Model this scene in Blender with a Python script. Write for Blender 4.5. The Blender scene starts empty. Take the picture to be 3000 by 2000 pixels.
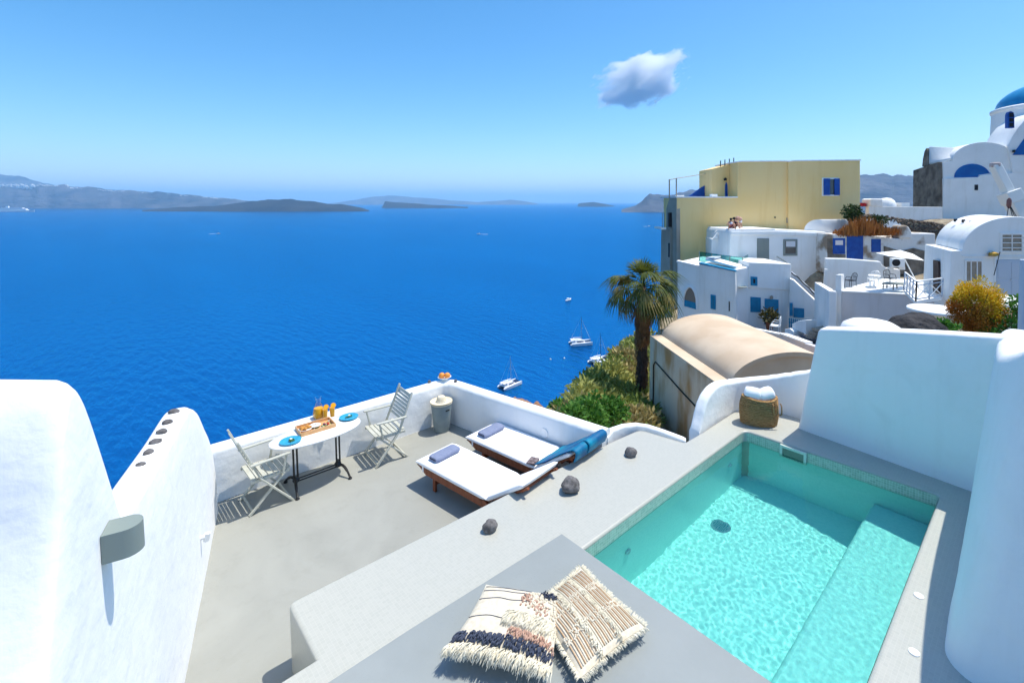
import bpy, bmesh, math, random
from mathutils import Vector, Matrix, noise as mn
R = math.radians
random.seed(7)
SC = bpy.context.scene
COL = SC.collection
# ------------------------------------------------------------------ camera
F, PX, PY, YH = 1416.4, 1650.0, 690.0, 591.0      # measured on the 3000 px wide photograph
TH = math.atan((PY - YH) / F); AZ = R(45.4); HC = 3.8
FH = Vector((math.cos(AZ), math.sin(AZ), 0)); RT = Vector((math.sin(AZ), -math.cos(AZ), 0)); UP = Vector((0, 0, 1))
FW = FH * math.cos(TH) - UP * math.sin(TH); CU = UP * math.cos(TH) + FH * math.sin(TH)
EYE = Vector((0, 0, HC))
cam = bpy.data.cameras.new('camera'); cob = bpy.data.objects.new('camera', cam); COL.objects.link(cob)
cob.matrix_world = Matrix((RT, CU, -FW)).transposed().to_4x4() @ Matrix.Identity(4)
cob.location = EYE
cam.sensor_width = 36; cam.lens = F / 3000 * 36
cam.shift_x = (1500 - PX) / 3000; cam.shift_y = -(1000 - PY) / 3000
cam.clip_start = 0.05; cam.clip_end = 200000
SC.camera = cob
# ------------------------------------------------------------------ light
SUN_EL, SUN_PHI = R(68), R(-24)
SUNV = Vector((math.cos(SUN_EL) * math.cos(SUN_PHI), math.cos(SUN_EL) * math.sin(SUN_PHI), math.sin(SUN_EL)))
w = bpy.data.worlds.new('World'); SC.world = w; w.use_nodes = True
nt = w.node_tree; nt.nodes.clear()
sky = nt.nodes.new('ShaderNodeTexSky'); sky.sky_type = 'NISHITA'; sky.sun_disc = False
sky.sun_elevation = SUN_EL; sky.sun_rotation = math.atan2(SUNV.x, SUNV.y)
sky.altitude = 0; sky.air_density = 0.85; sky.dust_density = 0.9; sky.ozone_density = 3.0
bg = nt.nodes.new('ShaderNodeBackground'); bg.inputs[1].default_value = 0.112
wo = nt.nodes.new('ShaderNodeOutputWorld')
hs = nt.nodes.new('ShaderNodeHueSaturation'); hs.inputs['Saturation'].default_value = 1.33; hs.inputs['Hue'].default_value = 0.493
nt.links.new(sky.outputs[0], hs.inputs['Color']); nt.links.new(hs.outputs[0], bg.inputs[0]); nt.links.new(bg.outputs[0], wo.inputs[0])
sl = bpy.data.lights.new('sun', 'SUN'); sl.energy = 2.7; sl.angle = R(0.5); sl.color = (1, 0.95, 0.84)
sl.cycles.is_caustics_light = True   # real caustics on the pool floor
so = bpy.data.objects.new('sun', sl); COL.objects.link(so)
so.rotation_euler = (-SUNV).to_track_quat('-Z', 'Y').to_euler(); so.location = (0, 0, 60)
vs = SC.view_settings; vs.view_transform = 'Standard'; vs.look = 'None'; vs.gamma = 1; vs.use_curve_mapping = False
vs.exposure = 0.94
cy = SC.cycles
cy.use_denoising = True; cy.use_adaptive_sampling = True; cy.adaptive_threshold = 0.02
cy.max_bounces = 14; cy.diffuse_bounces = 7; cy.glossy_bounces = 3; cy.transmission_bounces = 6
cy.transparent_max_bounces = 16; cy.volume_bounces = 12; cy.caustics_reflective = False; cy.caustics_refractive = True; cy.blur_glossy = 0.0
cy.sample_clamp_indirect = 6

# ------------------------------------------------------------------ pixel helpers
def ray(x, y): return FW + RT * ((x - PX) / F) - CU * ((y - PY) / F)
def px(x, y, d):
    """point seen at photo pixel (x, y) at horizontal distance d ahead of the camera"""
    v = ray(x, y); return EYE + v * (d / v.dot(FH))
def onz(x, y, z):
    v = ray(x, y); return EYE + v * ((z - HC) / v.z)
def proj(p):
    v = Vector(p) - EYE; k = v.dot(FW); return PX + F * v.dot(RT) / k, PY - F * v.dot(CU) / k
def rd(r, d, z=0.0): return RT * r + FH * d + UP * z
def Z(ox, oy, s): return lambda u, v: (ox + u / s, oy + v / s)
Z1 = Z(1750, 400, 2.851); Z2 = Z(2350, 200, 3.135); Z3 = Z(2350, 600, 3.485); ZB = Z(1600, 720, 2.704); ZM = Z(2150, 840, 7.127)
class Pl:
    """vertical plane through two photo columns at given distances; n points to the camera"""
    def __init__(s, x0, d0, x1, d1):
        a = px(x0, YH, d0); b = px(x1, YH, d1); s.a = a; t = (b - a); t.z = 0; s.t = t.normalized()
        s.n = Vector((s.t.y, -s.t.x, 0)); s.n = s.n if s.n.dot(FH) < 0 else -s.n
    def at(s, x, y, o=0.0):
        v = ray(x, y); k = (s.a - EYE).dot(s.n) / v.dot(s.n); return EYE + v * k + s.n * o

# ------------------------------------------------------------------ mesh builder
class M:
    def __init__(s): s.v = []; s.f = []
    def add(s, vs_, fs):
        b = len(s.v); s.v += [Vector(p) for p in vs_]; s.f += [tuple(b + i for i in f) for f in fs]; return s
    def box(s, c, d, rz=0.0, rm=None):
        m = rm or Matrix.Rotation(rz, 3, 'Z'); c = Vector(c)
        vs_ = [c + m @ Vector((d[0] * x / 2, d[1] * y / 2, d[2] * z / 2)) for x in (-1, 1) for y in (-1, 1) for z in (-1, 1)]
        return s.add(vs_, [(0, 1, 3, 2), (4, 6, 7, 5), (0, 4, 5, 1), (2, 3, 7, 6), (0, 2, 6, 4), (1, 5, 7, 3)])
    def bar(s, p, q, w, h, up=UP):
        p, q = Vector(p), Vector(q); t = (q - p).normalized(); u = t.cross(Vector(up))
        if u.length < 1e-4: u = t.cross(Vector((1, 0, 0)))
        u.normalize(); n = u.cross(t)
        vs_ = [e + u * (w / 2 * a) + n * (h / 2 * b) for e in (p, q) for a, b in ((-1, -1), (1, -1), (1, 1), (-1, 1))]
        return s.add(vs_, [(0, 1, 2, 3), (7, 6, 5, 4), (0, 4, 5, 1), (1, 5, 6, 2), (2, 6, 7, 3), (3, 7, 4, 0)])
    def tube(s, pts, r, n=8, cap=True):
        pts = [Vector(p) for p in pts]; rs = r if isinstance(r, (list, tuple)) else [r] * len(pts)
        secs = []; u = None
        for i, p in enumerate(pts):
            t = (pts[min(i + 1, len(pts) - 1)] - pts[max(i - 1, 0)]).normalized()
            if u is None:
                u = t.cross(UP); u = u if u.length > 1e-3 else t.cross(Vector((1, 0, 0)))
            u = (u - t * u.dot(t)).normalized(); b = t.cross(u)
            secs.append([p + (u * math.cos(2 * math.pi * k / n) + b * math.sin(2 * math.pi * k / n)) * rs[i] for k in range(n)])
        return s.loft(secs, cap=cap)
    def loft(s, secs, closed=True, cap=True):
        n = len(secs[0]); vs_ = [p for q in secs for p in q]; fs = []
        for i in range(len(secs) - 1):
            for k in range(n if closed else n - 1):
                k2 = (k + 1) % n; fs.append((i * n + k, i * n + k2, (i + 1) * n + k2, (i + 1) * n + k))
        if cap and closed:
            fs.append(tuple(range(n - 1, -1, -1))); fs.append(tuple((len(secs) - 1) * n + k for k in range(n)))
        return s.add(vs_, fs)
    def lathe(s, prof, n=24, c=(0, 0, 0), cap=True):
        c = Vector(c)
        return s.loft([[c + Vector((r * math.cos(2 * math.pi * k / n), r * math.sin(2 * math.pi * k / n), z)) for k in range(n)] for r, z in prof], cap=cap)
    def prism(s, poly, vec):
        poly = [Vector(p) for p in poly]; vec = Vector(vec); n = len(poly)
        nor = Vector((0, 0, 0))
        for i in range(n): nor += (poly[i] - poly[0]).cross(poly[(i + 1) % n] - poly[0])
        if nor.dot(vec) > 0: poly = poly[::-1]
        vs_ = poly + [p + vec for p in poly]
        fs = [tuple(range(n)), tuple(range(2 * n - 1, n - 1, -1))] + [(i, i + n, (i + 1) % n + n, (i + 1) % n) for i in range(n)]
        return s.add(vs_, fs)
    def sheet(s, rows):
        n = len(rows[0])
        return s.add([p for r in rows for p in r], [(i * n + k, i * n + k + 1, (i + 1) * n + k + 1, (i + 1) * n + k) for i in range(len(rows) - 1) for k in range(n - 1)])
WL = {}
def wloc(o): return WL.get(o.name, Vector((0, 0, 0)))
def data(m, name, mt, smooth=False, ang=35, off=Vector((0, 0, 0))):
    me = bpy.data.meshes.new(name); me.from_pydata([p - off for p in m.v], [], m.f)
    bm = bmesh.new(); bm.from_mesh(me); bmesh.ops.recalc_face_normals(bm, faces=bm.faces[:]) if len(m.f) < 60000 else None
    bm.to_mesh(me); bm.free()
    if smooth:
        for p in me.polygons: p.use_smooth = True
        if ang: me.set_sharp_from_angle(angle=R(ang))
    if mt: me.materials.append(mt)
    return me
def link(o, parent=None, w=None):
    COL.objects.link(o); WL[o.name] = w if w is not None else Vector((0, 0, 0))
    if parent: o.parent = parent; o.location = WL[o.name] - wloc(parent)
    else: o.location = WL[o.name]
    return o
def ob(name, m, mt, parent=None, smooth=False, bev=0, seg=3, ang=35, at=None, sub=0):
    off = Vector(at) if at is not None else (wloc(parent) if parent else Vector((0, 0, 0)))
    o = bpy.data.objects.new(name, data(m, name, mt, smooth or bev > 0, ang, off))
    link(o, parent, off)
    if bev:
        b = o.modifiers.new('bevel', 'BEVEL'); b.width = bev; b.segments = seg; b.limit_method = 'ANGLE'; b.angle_limit = R(30)
    if sub:
        b = o.modifiers.new('sub', 'SUBSURF'); b.levels = sub; b.render_levels = sub
    return o
def tag(o, label, cat, group=None):
    o['label'] = label; o['category'] = cat
    if group: o['group'] = group
    return o
def thing(name, label, cat, loc=(0, 0, 0), group=None):
    return tag(link(bpy.data.objects.new(name, None), None, Vector(loc)), label, cat, group)
def kind(o, k): o['kind'] = k; return o
def clone(o, parent=None, loc=None, rz=None):
    c = o.copy(); COL.objects.link(c); c.parent = parent
    if loc is not None: c.location = loc; WL[c.name] = Vector(loc)
    if rz is not None: c.rotation_euler = (0, 0, rz)
    for ch in o.children: clone(ch, c)
    return c
def smoothpath(pts, n=8):
    """Catmull-Rom"""
    pts = [Vector(p) for p in pts]; P = [pts[0]] + pts + [pts[-1]]; out = []
    for i in range(1, len(P) - 2):
        for k in range(n):
            t = k / n; a, b, c, d = P[i - 1:i + 3]
            out.append(0.5 * ((2 * b) + (c - a) * t + (2 * a - 5 * b + 4 * c - d) * t * t + (3 * b - a - 3 * c + d) * t ** 3))
    return out + [pts[-1]]
def nz(p, s=1.0, o=3): return mn.fractal(Vector(p) * s, 1.0, 2.0, o)

# ------------------------------------------------------------------ materials
def mat(name, col, rough=0.8, col2=None, ns=3.0, bump=0.0, bs=20.0, spec=0.3, metal=0.0, detail=6, lo=0.35, hi=0.65, bd=0.02, trans=0.0, stretch=None, dist=0.0):
    m = bpy.data.materials.new(name); m.use_nodes = True; t = m.node_tree; b = t.nodes['Principled BSDF']
    b.inputs['Base Color'].default_value = (*col, 1); b.inputs['Roughness'].default_value = rough
    b.inputs['Specular IOR Level'].default_value = spec; b.inputs['Metallic'].default_value = metal
    if trans: b.inputs['Transmission Weight'].default_value = trans
    tc = t.nodes.new('ShaderNodeTexCoord'); src = tc.outputs['Object']
    if stretch:
        mp = t.nodes.new('ShaderNodeMapping'); mp.inputs['Scale'].default_value = stretch; t.links.new(src, mp.inputs[0]); src = mp.outputs[0]
    if col2:
        n = t.nodes.new('ShaderNodeTexNoise'); n.inputs['Scale'].default_value = ns; n.inputs['Detail'].default_value = detail; n.inputs['Distortion'].default_value = dist
        t.links.new(src, n.inputs['Vector'])
        r = t.nodes.new('ShaderNodeValToRGB'); r.color_ramp.elements[0].position = lo; r.color_ramp.elements[1].position = hi
        r.color_ramp.elements[0].color = (*col, 1); r.color_ramp.elements[1].color = (*col2, 1)
        t.links.new(n.outputs['Fac'], r.inputs[0]); t.links.new(r.outputs[0], b.inputs['Base Color'])
    if bump:
        n2 = t.nodes.new('ShaderNodeTexNoise'); n2.inputs['Scale'].default_value = bs; n2.inputs['Detail'].default_value = 5
        t.links.new(src, n2.inputs['Vector'])
        bp = t.nodes.new('ShaderNodeBump'); bp.inputs['Strength'].default_value = bump; bp.inputs['Distance'].default_value = bd
        t.links.new(n2.outputs['Fac'], bp.inputs['Height']); t.links.new(bp.outputs[0], b.inputs['Normal'])
    return m
def streak(m, amt, sc=(5, 5, .45), col=(.72, .68, .60)):
    # rain streaks and dust on plaster
    t = m.node_tree; b = t.nodes['Principled BSDF']; src = b.inputs['Base Color'].links[0].from_socket
    tc = t.nodes.new('ShaderNodeTexCoord'); mp = t.nodes.new('ShaderNodeMapping'); mp.inputs['Scale'].default_value = sc; t.links.new(tc.outputs['Object'], mp.inputs[0])
    n = t.nodes.new('ShaderNodeTexNoise'); n.inputs['Scale'].default_value = 1; n.inputs['Detail'].default_value = 8; n.inputs['Roughness'].default_value = .7; t.links.new(mp.outputs[0], n.inputs['Vector'])
    r = t.nodes.new('ShaderNodeMapRange'); r.inputs['From Min'].default_value = .52; r.inputs['From Max'].default_value = .78; r.inputs['To Max'].default_value = amt; t.links.new(n.outputs['Fac'], r.inputs[0])
    k = t.nodes.new('ShaderNodeMix'); k.data_type = 'RGBA'; k.blend_type = 'MULTIPLY'; k.inputs[7].default_value = (*col, 1); t.links.new(r.outputs[0], k.inputs[0]); t.links.new(src, k.inputs[6]); t.links.new(k.outputs[2], b.inputs['Base Color'])
    return m
WHITE = mat('white_plaster', (.82, .82, .80),   .9, (.88, .88, .87), 2.2, .4, 6, bd=.03, detail=10, lo=.2, hi=.46, dist=.6)
WHITEF = mat('white_plaster_far', (.84, .84, .82), .9, (.90, .90, .885), .6, .3, 2.5, bd=.05)
LILAC = mat('shaded_whitewash', (.60, .58, .60), .9, (.68, .66, .67), .5, .2, 3)  # whitewash toned down to lilac: the walls' shade is put into the colour
CONC = mat('terrace_cement', (.285, .288, .26), .7, (.35, .352, .32), .8, .3, 9, detail=11, lo=.25, hi=.75, bd=.01, dist=1.6)
COPE = mat('coping_mosaic', (.45, .44, .38), .6, (.51, .495, .435), 3, .2, 90, bd=.003)
SLAB = mat('grey_slab', (.255, .28, .28), .6, (.29, .315, .315), 1.3, .08, 30)
YELL = mat('yellow_plaster', (.93, .63, .25), .9, (.95, .70, .34), .22, .2, 2, lo=.3, hi=.7)
GREYW = mat('grey_cement_wall', (.38, .32, .25), .9, (.48, .41, .33), .5, .3, 3)
BEIGE = mat('beige_plaster', (.58, .44, .31), .9, (.70, .57, .43), .6, .25, 6, detail=9)
BEIGEW = mat('beige_wall_stained', (.54, .29, .12), .9, (.80, .62, .45), .8, .3, 6, detail=10, lo=.36, hi=.52, stretch=(1.2, 1.2, .45))
BLUED = mat('blue_paint', (.006, .06, .30), .5, (.010, .085, .38), 3)
TURQ = mat('turquoise_paint', (.01, .20, .38), .5, (.015, .26, .46), 3)
DOMEB = mat('lunette_blue', (.006, .10, .36), .45, (.01, .14, .42), 1); DOMEC = mat('dome_blue', (.012, .22, .46), .3, (.02, .27, .52), 1)
GREYD = mat('sage_grey_paint', (.24, .27, .25), .6)
DARK = mat('dark_opening', (.012, .012, .015), .6)
BLACK = mat('black_iron', (.008, .008, .009), .45, spec=.5)
CHAIRM = mat('sage_painted_wood', (.46, .46, .39), .55, (.54, .54, .47), 6, .1, 60)
WOOD = mat('mahogany_wood', (.17, .045, .018), .45, (.26, .08, .035), 5, .1, 40, stretch=(1, 6, 1))
MATT = mat('white_canvas', (.82, .83, .86), .9, (.86, .86, .88), 6, .3, 14, bd=.01)
TOWG = mat('blue_grey_terry', (.19, .225, .34), 1, (.235, .27, .39), 30, .6, 220, bd=.006)
TOWB = mat('teal_velvet', (.0, .085, .24), .55, (.0, .22, .36), 3.2, .5, 60, bd=.01, lo=.4, hi=.62)
TABLEW = mat('white_marble', (.84, .83, .81), .35, (.88, .87, .85), 4, 0)
PLATE = mat('blue_glaze', (.02, .27, .46), .18, (.05, .38, .55), 14, 0, spec=.6)
TRAYW = mat('light_pine', (.62, .33, .14), .5, (.70, .42, .20), 8, 0, stretch=(1, 8, 1))
JUICE = mat('orange_juice', (1.0, .50, .02), .35, (1.0, .40, .01), 6)
ORNG = mat('orange_peel', (.85, .32, .06), .5, (.72, .26, .05), 20, .3, 120, bd=.002)
BREAD = mat('bread_crust', (.62, .30, .06), .7, (.40, .16, .04), 40, .4, 60, bd=.004)
CHINA = mat('white_china', (.85, .84, .80), .25)
DGREEN = mat('dark_salad', (.02, .06, .012), .6, (.08, .18, .03), 50)
TOMATO = mat('red_tomato', (.5, .03, .015), .3)
ROCK = mat('lava_stone', (.085, .08, .08), .9, (.19, .18, .18), 22, .8, 60, bd=.01)
LAMPG = mat('sage_lamp', (.22, .26, .24), .5)
STRAW = mat('straw', (.70, .60, .42), .85, (.78, .69, .52), 30, .4, 90, bd=.004)
BING = mat('bin_grey', (.22, .27, .285), .75, (.26, .31, .32), 10, .3, 160, bd=.003)
RAFFIA = mat('raffia', (.26, .13, .045), .85, (.52, .32, .14), 26, .9, 45, bd=.012, stretch=(1, 1, 6))
CHROME = mat('chrome', (.7, .7, .7), .2, metal=1.0)
PLAS = mat('white_plastic', (.78, .78, .77), .35)
STONEW = mat('dry_stone', (.085, .065, .055), .95, (.27, .215, .17), 1.6, 1.0, 3.2, bd=.25, detail=8)
RUIN = mat('ruin_stone', (.10, .085, .068), .95, (.25, .215, .175), 1.1, .8, 3, bd=.15, detail=8)
WORN = mat('worn_whitewash', (.30, .23, .17), .95, (.74, .73, .71), .55, .5, 3, detail=9, lo=.40, hi=.50, bd=.08)
BOULD = mat('basalt_boulder', (.015, .015, .017), .9, (.06, .057, .06), 3, .9, 6, bd=.12)
SHUT = mat('brown_shutter', (.30, .25, .19), .6, (.36, .31, .25), 5)
PALEW = mat('pale_blue_paint', (.50, .57, .66), .6)
GOLD = mat('brass', (.5, .30, .06), .35, metal=.8)
SKIN = mat('skin', (.50, .26, .17), .6); CLB = mat('dark_cloth', (.012, .012, .02), .9); CLW = mat('pale_cloth', (.72, .72, .74), .9); CLR = mat('red_cloth', (.28, .03, .06), .9)
HAIR = mat('dark_hair', (.015, .01, .008), .6)
BOATW = mat('boat_gelcoat', (.82, .82, .84), .3); BOATD = mat('boat_dark', (.012, .02, .06), .4); ALU = mat('mast_alloy', (.55, .56, .6), .4, metal=.5)
GROUND = mat('dry_earth', (.24, .19, .13), .95, (.40, .34, .24), 1.2, .8, 4, bd=.2, detail=8)
REDR = mat('red_cliff', (.20, .075, .035), .95, (.33, .17, .09), .06, 1, .3, bd=2)
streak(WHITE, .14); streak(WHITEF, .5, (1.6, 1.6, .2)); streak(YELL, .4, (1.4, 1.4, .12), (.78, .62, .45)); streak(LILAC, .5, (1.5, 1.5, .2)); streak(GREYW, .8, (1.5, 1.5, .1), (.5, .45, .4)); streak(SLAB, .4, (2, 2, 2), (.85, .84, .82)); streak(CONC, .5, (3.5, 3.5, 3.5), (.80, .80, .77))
def glass(name, col, rough=.02, mixw=.88):
    m = bpy.data.materials.new(name); m.use_nodes = True; t = m.node_tree; t.nodes.clear()
    o = t.nodes.new('ShaderNodeOutputMaterial'); a = t.nodes.new('ShaderNodeBsdfTransparent'); a.inputs[0].default_value = (*col, 1)
    g = t.nodes.new('ShaderNodeBsdfGlossy'); g.inputs['Roughness'].default_value = rough
    fr = t.nodes.new('ShaderNodeLayerWeight'); fr.inputs[0].default_value = .12; mx = t.nodes.new('ShaderNodeMixShader')
    t.links.new(fr.outputs['Facing'], mx.inputs[0]); t.links.new(a.outputs[0], mx.inputs[1]); t.links.new(g.outputs[0], mx.inputs[2]); t.links.new(mx.outputs[0], o.inputs[0])
    return m
GLASS = glass('clear_glass', (.93, .95, .95)); GLASSG = glass('green_glass', (.42, .72, .70)); PANE = mat('window_pane', (.05, .06, .065), .12, spec=.8)
def leafmat(name, c1, c2, ns=2.0, trans=.25):
    m = mat(name, c1, .6, c2, ns, detail=2, lo=.3, hi=.7); t = m.node_tree; b = t.nodes['Principled BSDF']
    tr = t.nodes.new('ShaderNodeBsdfTranslucent'); mx = t.nodes.new('ShaderNodeMixShader'); mx.inputs[0].default_value = trans
    src = b.inputs['Base Color'].links[0].from_socket; t.links.new(src, tr.inputs[0])
    out = t.nodes['Material Output']; t.links.new(b.outputs[0], mx.inputs[1]); t.links.new(tr.outputs[0], mx.inputs[2]); t.links.new(mx.outputs[0], out.inputs[0])
    return m
# ================================================================== SETTING
SEA_Z = -81.0
def seamat():
    m = bpy.data.materials.new('deep_sea'); m.use_nodes = True; t = m.node_tree; t.nodes.clear(); out = t.nodes.new('ShaderNodeOutputMaterial')
    df = t.nodes.new('ShaderNodeBsdfDiffuse'); gl = t.nodes.new('ShaderNodeBsdfGlossy'); gl.inputs['Roughness'].default_value = .16; gl.inputs[0].default_value = (.05, .46, .82, 1)
    fr = t.nodes.new('ShaderNodeFresnel'); fr.inputs[0].default_value = 1.30; mx = t.nodes.new('ShaderNodeMixShader'); cl = t.nodes.new('ShaderNodeMath'); cl.operation = 'MINIMUM'; cl.inputs[1].default_value = .7
    tc = t.nodes.new('ShaderNodeTexCoord'); mp = t.nodes.new('ShaderNodeMapping'); mp.inputs['Rotation'].default_value = (0, 0, -AZ + R(8)); mp.inputs['Scale'].default_value = (1.9, .55, 1)
    t.links.new(tc.outputs['Object'], mp.inputs[0])
    def no(s, d):
        n = t.nodes.new('ShaderNodeTexNoise'); n.inputs['Scale'].default_value = s; n.inputs['Detail'].default_value = d; t.links.new(mp.outputs[0], n.inputs['Vector']); return n
    a = no(.16, 6); c = no(.0045, 4)
    bp = t.nodes.new('ShaderNodeBump'); bp.inputs['Strength'].default_value = 1; bp.inputs['Distance'].default_value = 1.25
    t.links.new(a.outputs['Fac'], bp.inputs['Height'])
    for q in (df, gl, fr): t.links.new(bp.outputs[0], q.inputs['Normal'])
    # wind patches: slow drift of the water colour between two blues
    r = t.nodes.new('ShaderNodeValToRGB'); r.color_ramp.elements[0].position = .35; r.color_ramp.elements[1].position = .68
    r.color_ramp.elements[0].color = (.0, .030, .120, 1); r.color_ramp.elements[1].color = (.0, .074, .235, 1)
    m2 = t.nodes.new('ShaderNodeMapping'); m2.inputs['Rotation'].default_value = (0, 0, -AZ + R(82)); m2.inputs['Scale'].default_value = (.012, .0012, 1); t.links.new(tc.outputs['Object'], m2.inputs[0])
    sn = t.nodes.new('ShaderNodeTexNoise'); sn.inputs['Scale'].default_value = 1; sn.inputs['Detail'].default_value = 6; sn.inputs['Distortion'].default_value = .8; t.links.new(m2.outputs[0], sn.inputs['Vector'])
    av = t.nodes.new('ShaderNodeMath'); av.operation = 'ADD'; av.use_clamp = False; t.links.new(c.outputs['Fac'], av.inputs[0]); t.links.new(sn.outputs['Fac'], av.inputs[1]); hf = t.nodes.new('ShaderNodeMath'); hf.operation = 'MULTIPLY'; hf.inputs[1].default_value = .5; t.links.new(av.outputs[0], hf.inputs[0])
    t.links.new(hf.outputs[0], r.inputs[0]); t.links.new(r.outputs[0], df.inputs[0])
    t.links.new(fr.outputs[0], cl.inputs[0]); t.links.new(cl.outputs[0], mx.inputs[0]); t.links.new(df.outputs[0], mx.inputs[1]); t.links.new(gl.outputs[0], mx.inputs[2]); t.links.new(mx.outputs[0], out.inputs[0])
    return m
m = M(); N = 96; rad = [0, 60, 200, 600, 2000, 7000, 20000, 45000]
m.loft([[Vector((r * math.cos(2 * math.pi * k / N), r * math.sin(2 * math.pi * k / N), SEA_Z)) for k in range(N)] for r in rad[1:]], cap=False)
m.add([(60 * math.cos(2 * math.pi * k / N), 60 * math.sin(2 * math.pi * k / N), SEA_Z) for k in range(N)], [tuple(range(N))])
kind(ob('sea', m, seamat()), 'structure')

# ---- far islands, rising from the water
def island(name, top, ybase, d, depth, mt, jag=.12, seed=0, steps=None, label=None, back=1.0):
    x0, x1 = top[0][0], top[-1][0]; n = steps or max(30, int((x1 - x0) / 6)); m = M(); rows = []; K = 14
    def ty(x):
        for (a, ya), (b, yb) in zip(top, top[1:]):
            if a <= x <= b: return ya + (yb - ya) * (x - a) / max(1e-6, b - a)
        return top[-1][1]
    for i in range(n + 1):
        x = x0 + (x1 - x0) * i / n; h = max(0.5, px(x, ty(x), d).z - SEA_Z); row = []
        for k in range(K + 1):
            v = k / K; dd = d - depth * .35 + depth * v * back
            prof = min(1, (v / .35) ** .72) if v < .35 else max(0, 1 - ((v - .35) / .65) ** 1.6)
            p = px(x, YH, dd); q = nz((x * .02 + seed, v * 3, seed), 1.0, 4) * jag
            zz = h * prof * (1 + q * (1 - abs(prof - .5))) if 0 < k < K else -2
            p.z = SEA_Z + max(-2, zz) if 0 < k < K else SEA_Z - 3
            p += RT * nz((x * .03, v * 4, seed + 5), 1, 3) * d * .003
            row.append(p)
        rows.append(row)
    m.sheet(rows)
    o = kind(ob(name, m, mt, smooth=True, ang=50), 'structure')
    if label: o['label'] = label
    return o
LAVA = mat('lava_island', (.004, .011, .018), .95, (.022, .024, .024), .004, .8, .02, bd=15, detail=8)  # dark lava, with the blue of distant haze put into its colour
CLIFF = mat('caldera_cliff', (.020, .038, .065), .95, (.105, .11, .13), .003, 1, .01, bd=30, detail=9, stretch=(1, 1, 2.5))  # cliff rock tinted bluer, distance haze painted into the colour
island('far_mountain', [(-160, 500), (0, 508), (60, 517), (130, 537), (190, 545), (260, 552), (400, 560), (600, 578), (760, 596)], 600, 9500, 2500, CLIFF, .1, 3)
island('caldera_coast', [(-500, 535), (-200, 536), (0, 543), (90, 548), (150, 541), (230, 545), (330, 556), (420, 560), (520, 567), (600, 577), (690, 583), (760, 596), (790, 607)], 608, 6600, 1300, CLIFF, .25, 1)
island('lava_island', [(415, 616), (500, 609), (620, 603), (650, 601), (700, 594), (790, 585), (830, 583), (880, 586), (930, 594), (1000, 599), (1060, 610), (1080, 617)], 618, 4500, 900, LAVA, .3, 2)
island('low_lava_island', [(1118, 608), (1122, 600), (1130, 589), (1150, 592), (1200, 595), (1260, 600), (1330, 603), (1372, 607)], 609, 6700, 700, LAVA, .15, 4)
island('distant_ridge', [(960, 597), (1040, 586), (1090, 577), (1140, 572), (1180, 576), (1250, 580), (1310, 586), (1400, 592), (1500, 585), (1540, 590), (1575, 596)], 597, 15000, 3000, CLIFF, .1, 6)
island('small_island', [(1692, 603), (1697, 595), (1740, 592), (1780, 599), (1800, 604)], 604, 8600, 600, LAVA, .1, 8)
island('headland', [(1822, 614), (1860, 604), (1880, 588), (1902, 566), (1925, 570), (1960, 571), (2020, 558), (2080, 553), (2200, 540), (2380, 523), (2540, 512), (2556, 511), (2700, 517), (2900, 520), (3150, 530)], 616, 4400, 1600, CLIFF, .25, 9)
# white village scattered along the caldera rim: too far to count
m = M(); rr = random.Random(3)
for i in range(420):
    x = rr.choice([rr.gauss(70, 45), rr.uniform(-60, 640)]); x = max(-60, min(640, x))
    y = 556 - (x < 200) * rr.uniform(-2, 10) + (x > 200) * (x - 200) * .07 - 4
    p = px(x, y + rr.uniform(-3, 1), 6560); s = rr.uniform(6, 16)
    m.box(p, (s * rr.uniform(.8, 2), s, s * .8), rr.random())
tag(kind(ob('far_village', m, WHITEF), 'stuff'), 'tiny white village strung along the far caldera rim', 'village')

# ---- hillside that carries the village (interpolated from what the photograph shows)
CP = []
def cp(x, y, d): p = px(x, y, d); CP.append((x, d, p.z))
for a in [(1618, 1212, 17), (1648, 1184, 18.5), (1670, 1156, 20.5), (1711, 1114, 23.5), (1748, 1090, 26), (1790, 1070, 28.5), (1822, 1032, 32), (1845, 1018, 35), (1890, 995, 38),
          (1660, 1262, 14.5), (1720, 1205, 19), (1800, 1150, 24), (1760, 1280, 15.5), (1850, 1262, 18), (1800, 1222, 20), (1875, 1165, 25), (1900, 1215, 22)]:
    p = px(*a); v = p - EYE; CP.append((v.dot(RT), v.dot(FH), p.z))
CP = [c for c in CP if abs(c[0]) < 500]
for r_, d_, z_ in [(-1.5, 11, -4), (1, 9, -4.5), (4, 11, -5), (5, 14, -6.5), (8, 14, -5), (7, 20, -7.5), (12, 26, -7.5), (9, 34, -8), (13, 34, -7.5), (10, 42, -11), (18, 32, -7), (16, 44, -6), (25, 30, -4), (24, 44, -2), (30, 55, -.5), (14, 55, -8), (40, 50, 2), (40, 30, -1),
                 (20, 20, -3), (14, 16, -3.6), (30, 15, -2), (50, 70, 2), (20, 70, -4), (12, 60, -9), (35, 75, 1), (10, 8, -3), (20, 8, -2)]:
    CP.append((r_, d_, z_))
def ground(r, d):
    sw = 0; sz = 0
    for a, b, z in CP:
        q = ((r - a) ** 2 + ((d - b) * .8) ** 2 + .3) ** -1.6; sw += q; sz += q * z
    return sz / sw
def edge(d):   # r where the slope breaks into the cliff
    E_ = [(4, -3), (9, -2.2), (14, -.5), (17, .05), (20.5, .65), (23.5, 1.3), (26, 2.05), (28.5, 2.95), (32, 3.9), (35, 4.8), (38, 6.2), (44, 9), (60, 12), (90, 20)]
    if d <= 4: return -3
    for (a, u), (b, v) in zip(E_, E_[1:]):
        if a <= d <= b: return u + (v - u) * (d - a) / (b - a)
    return 20
m = M(); rows = []
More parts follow.
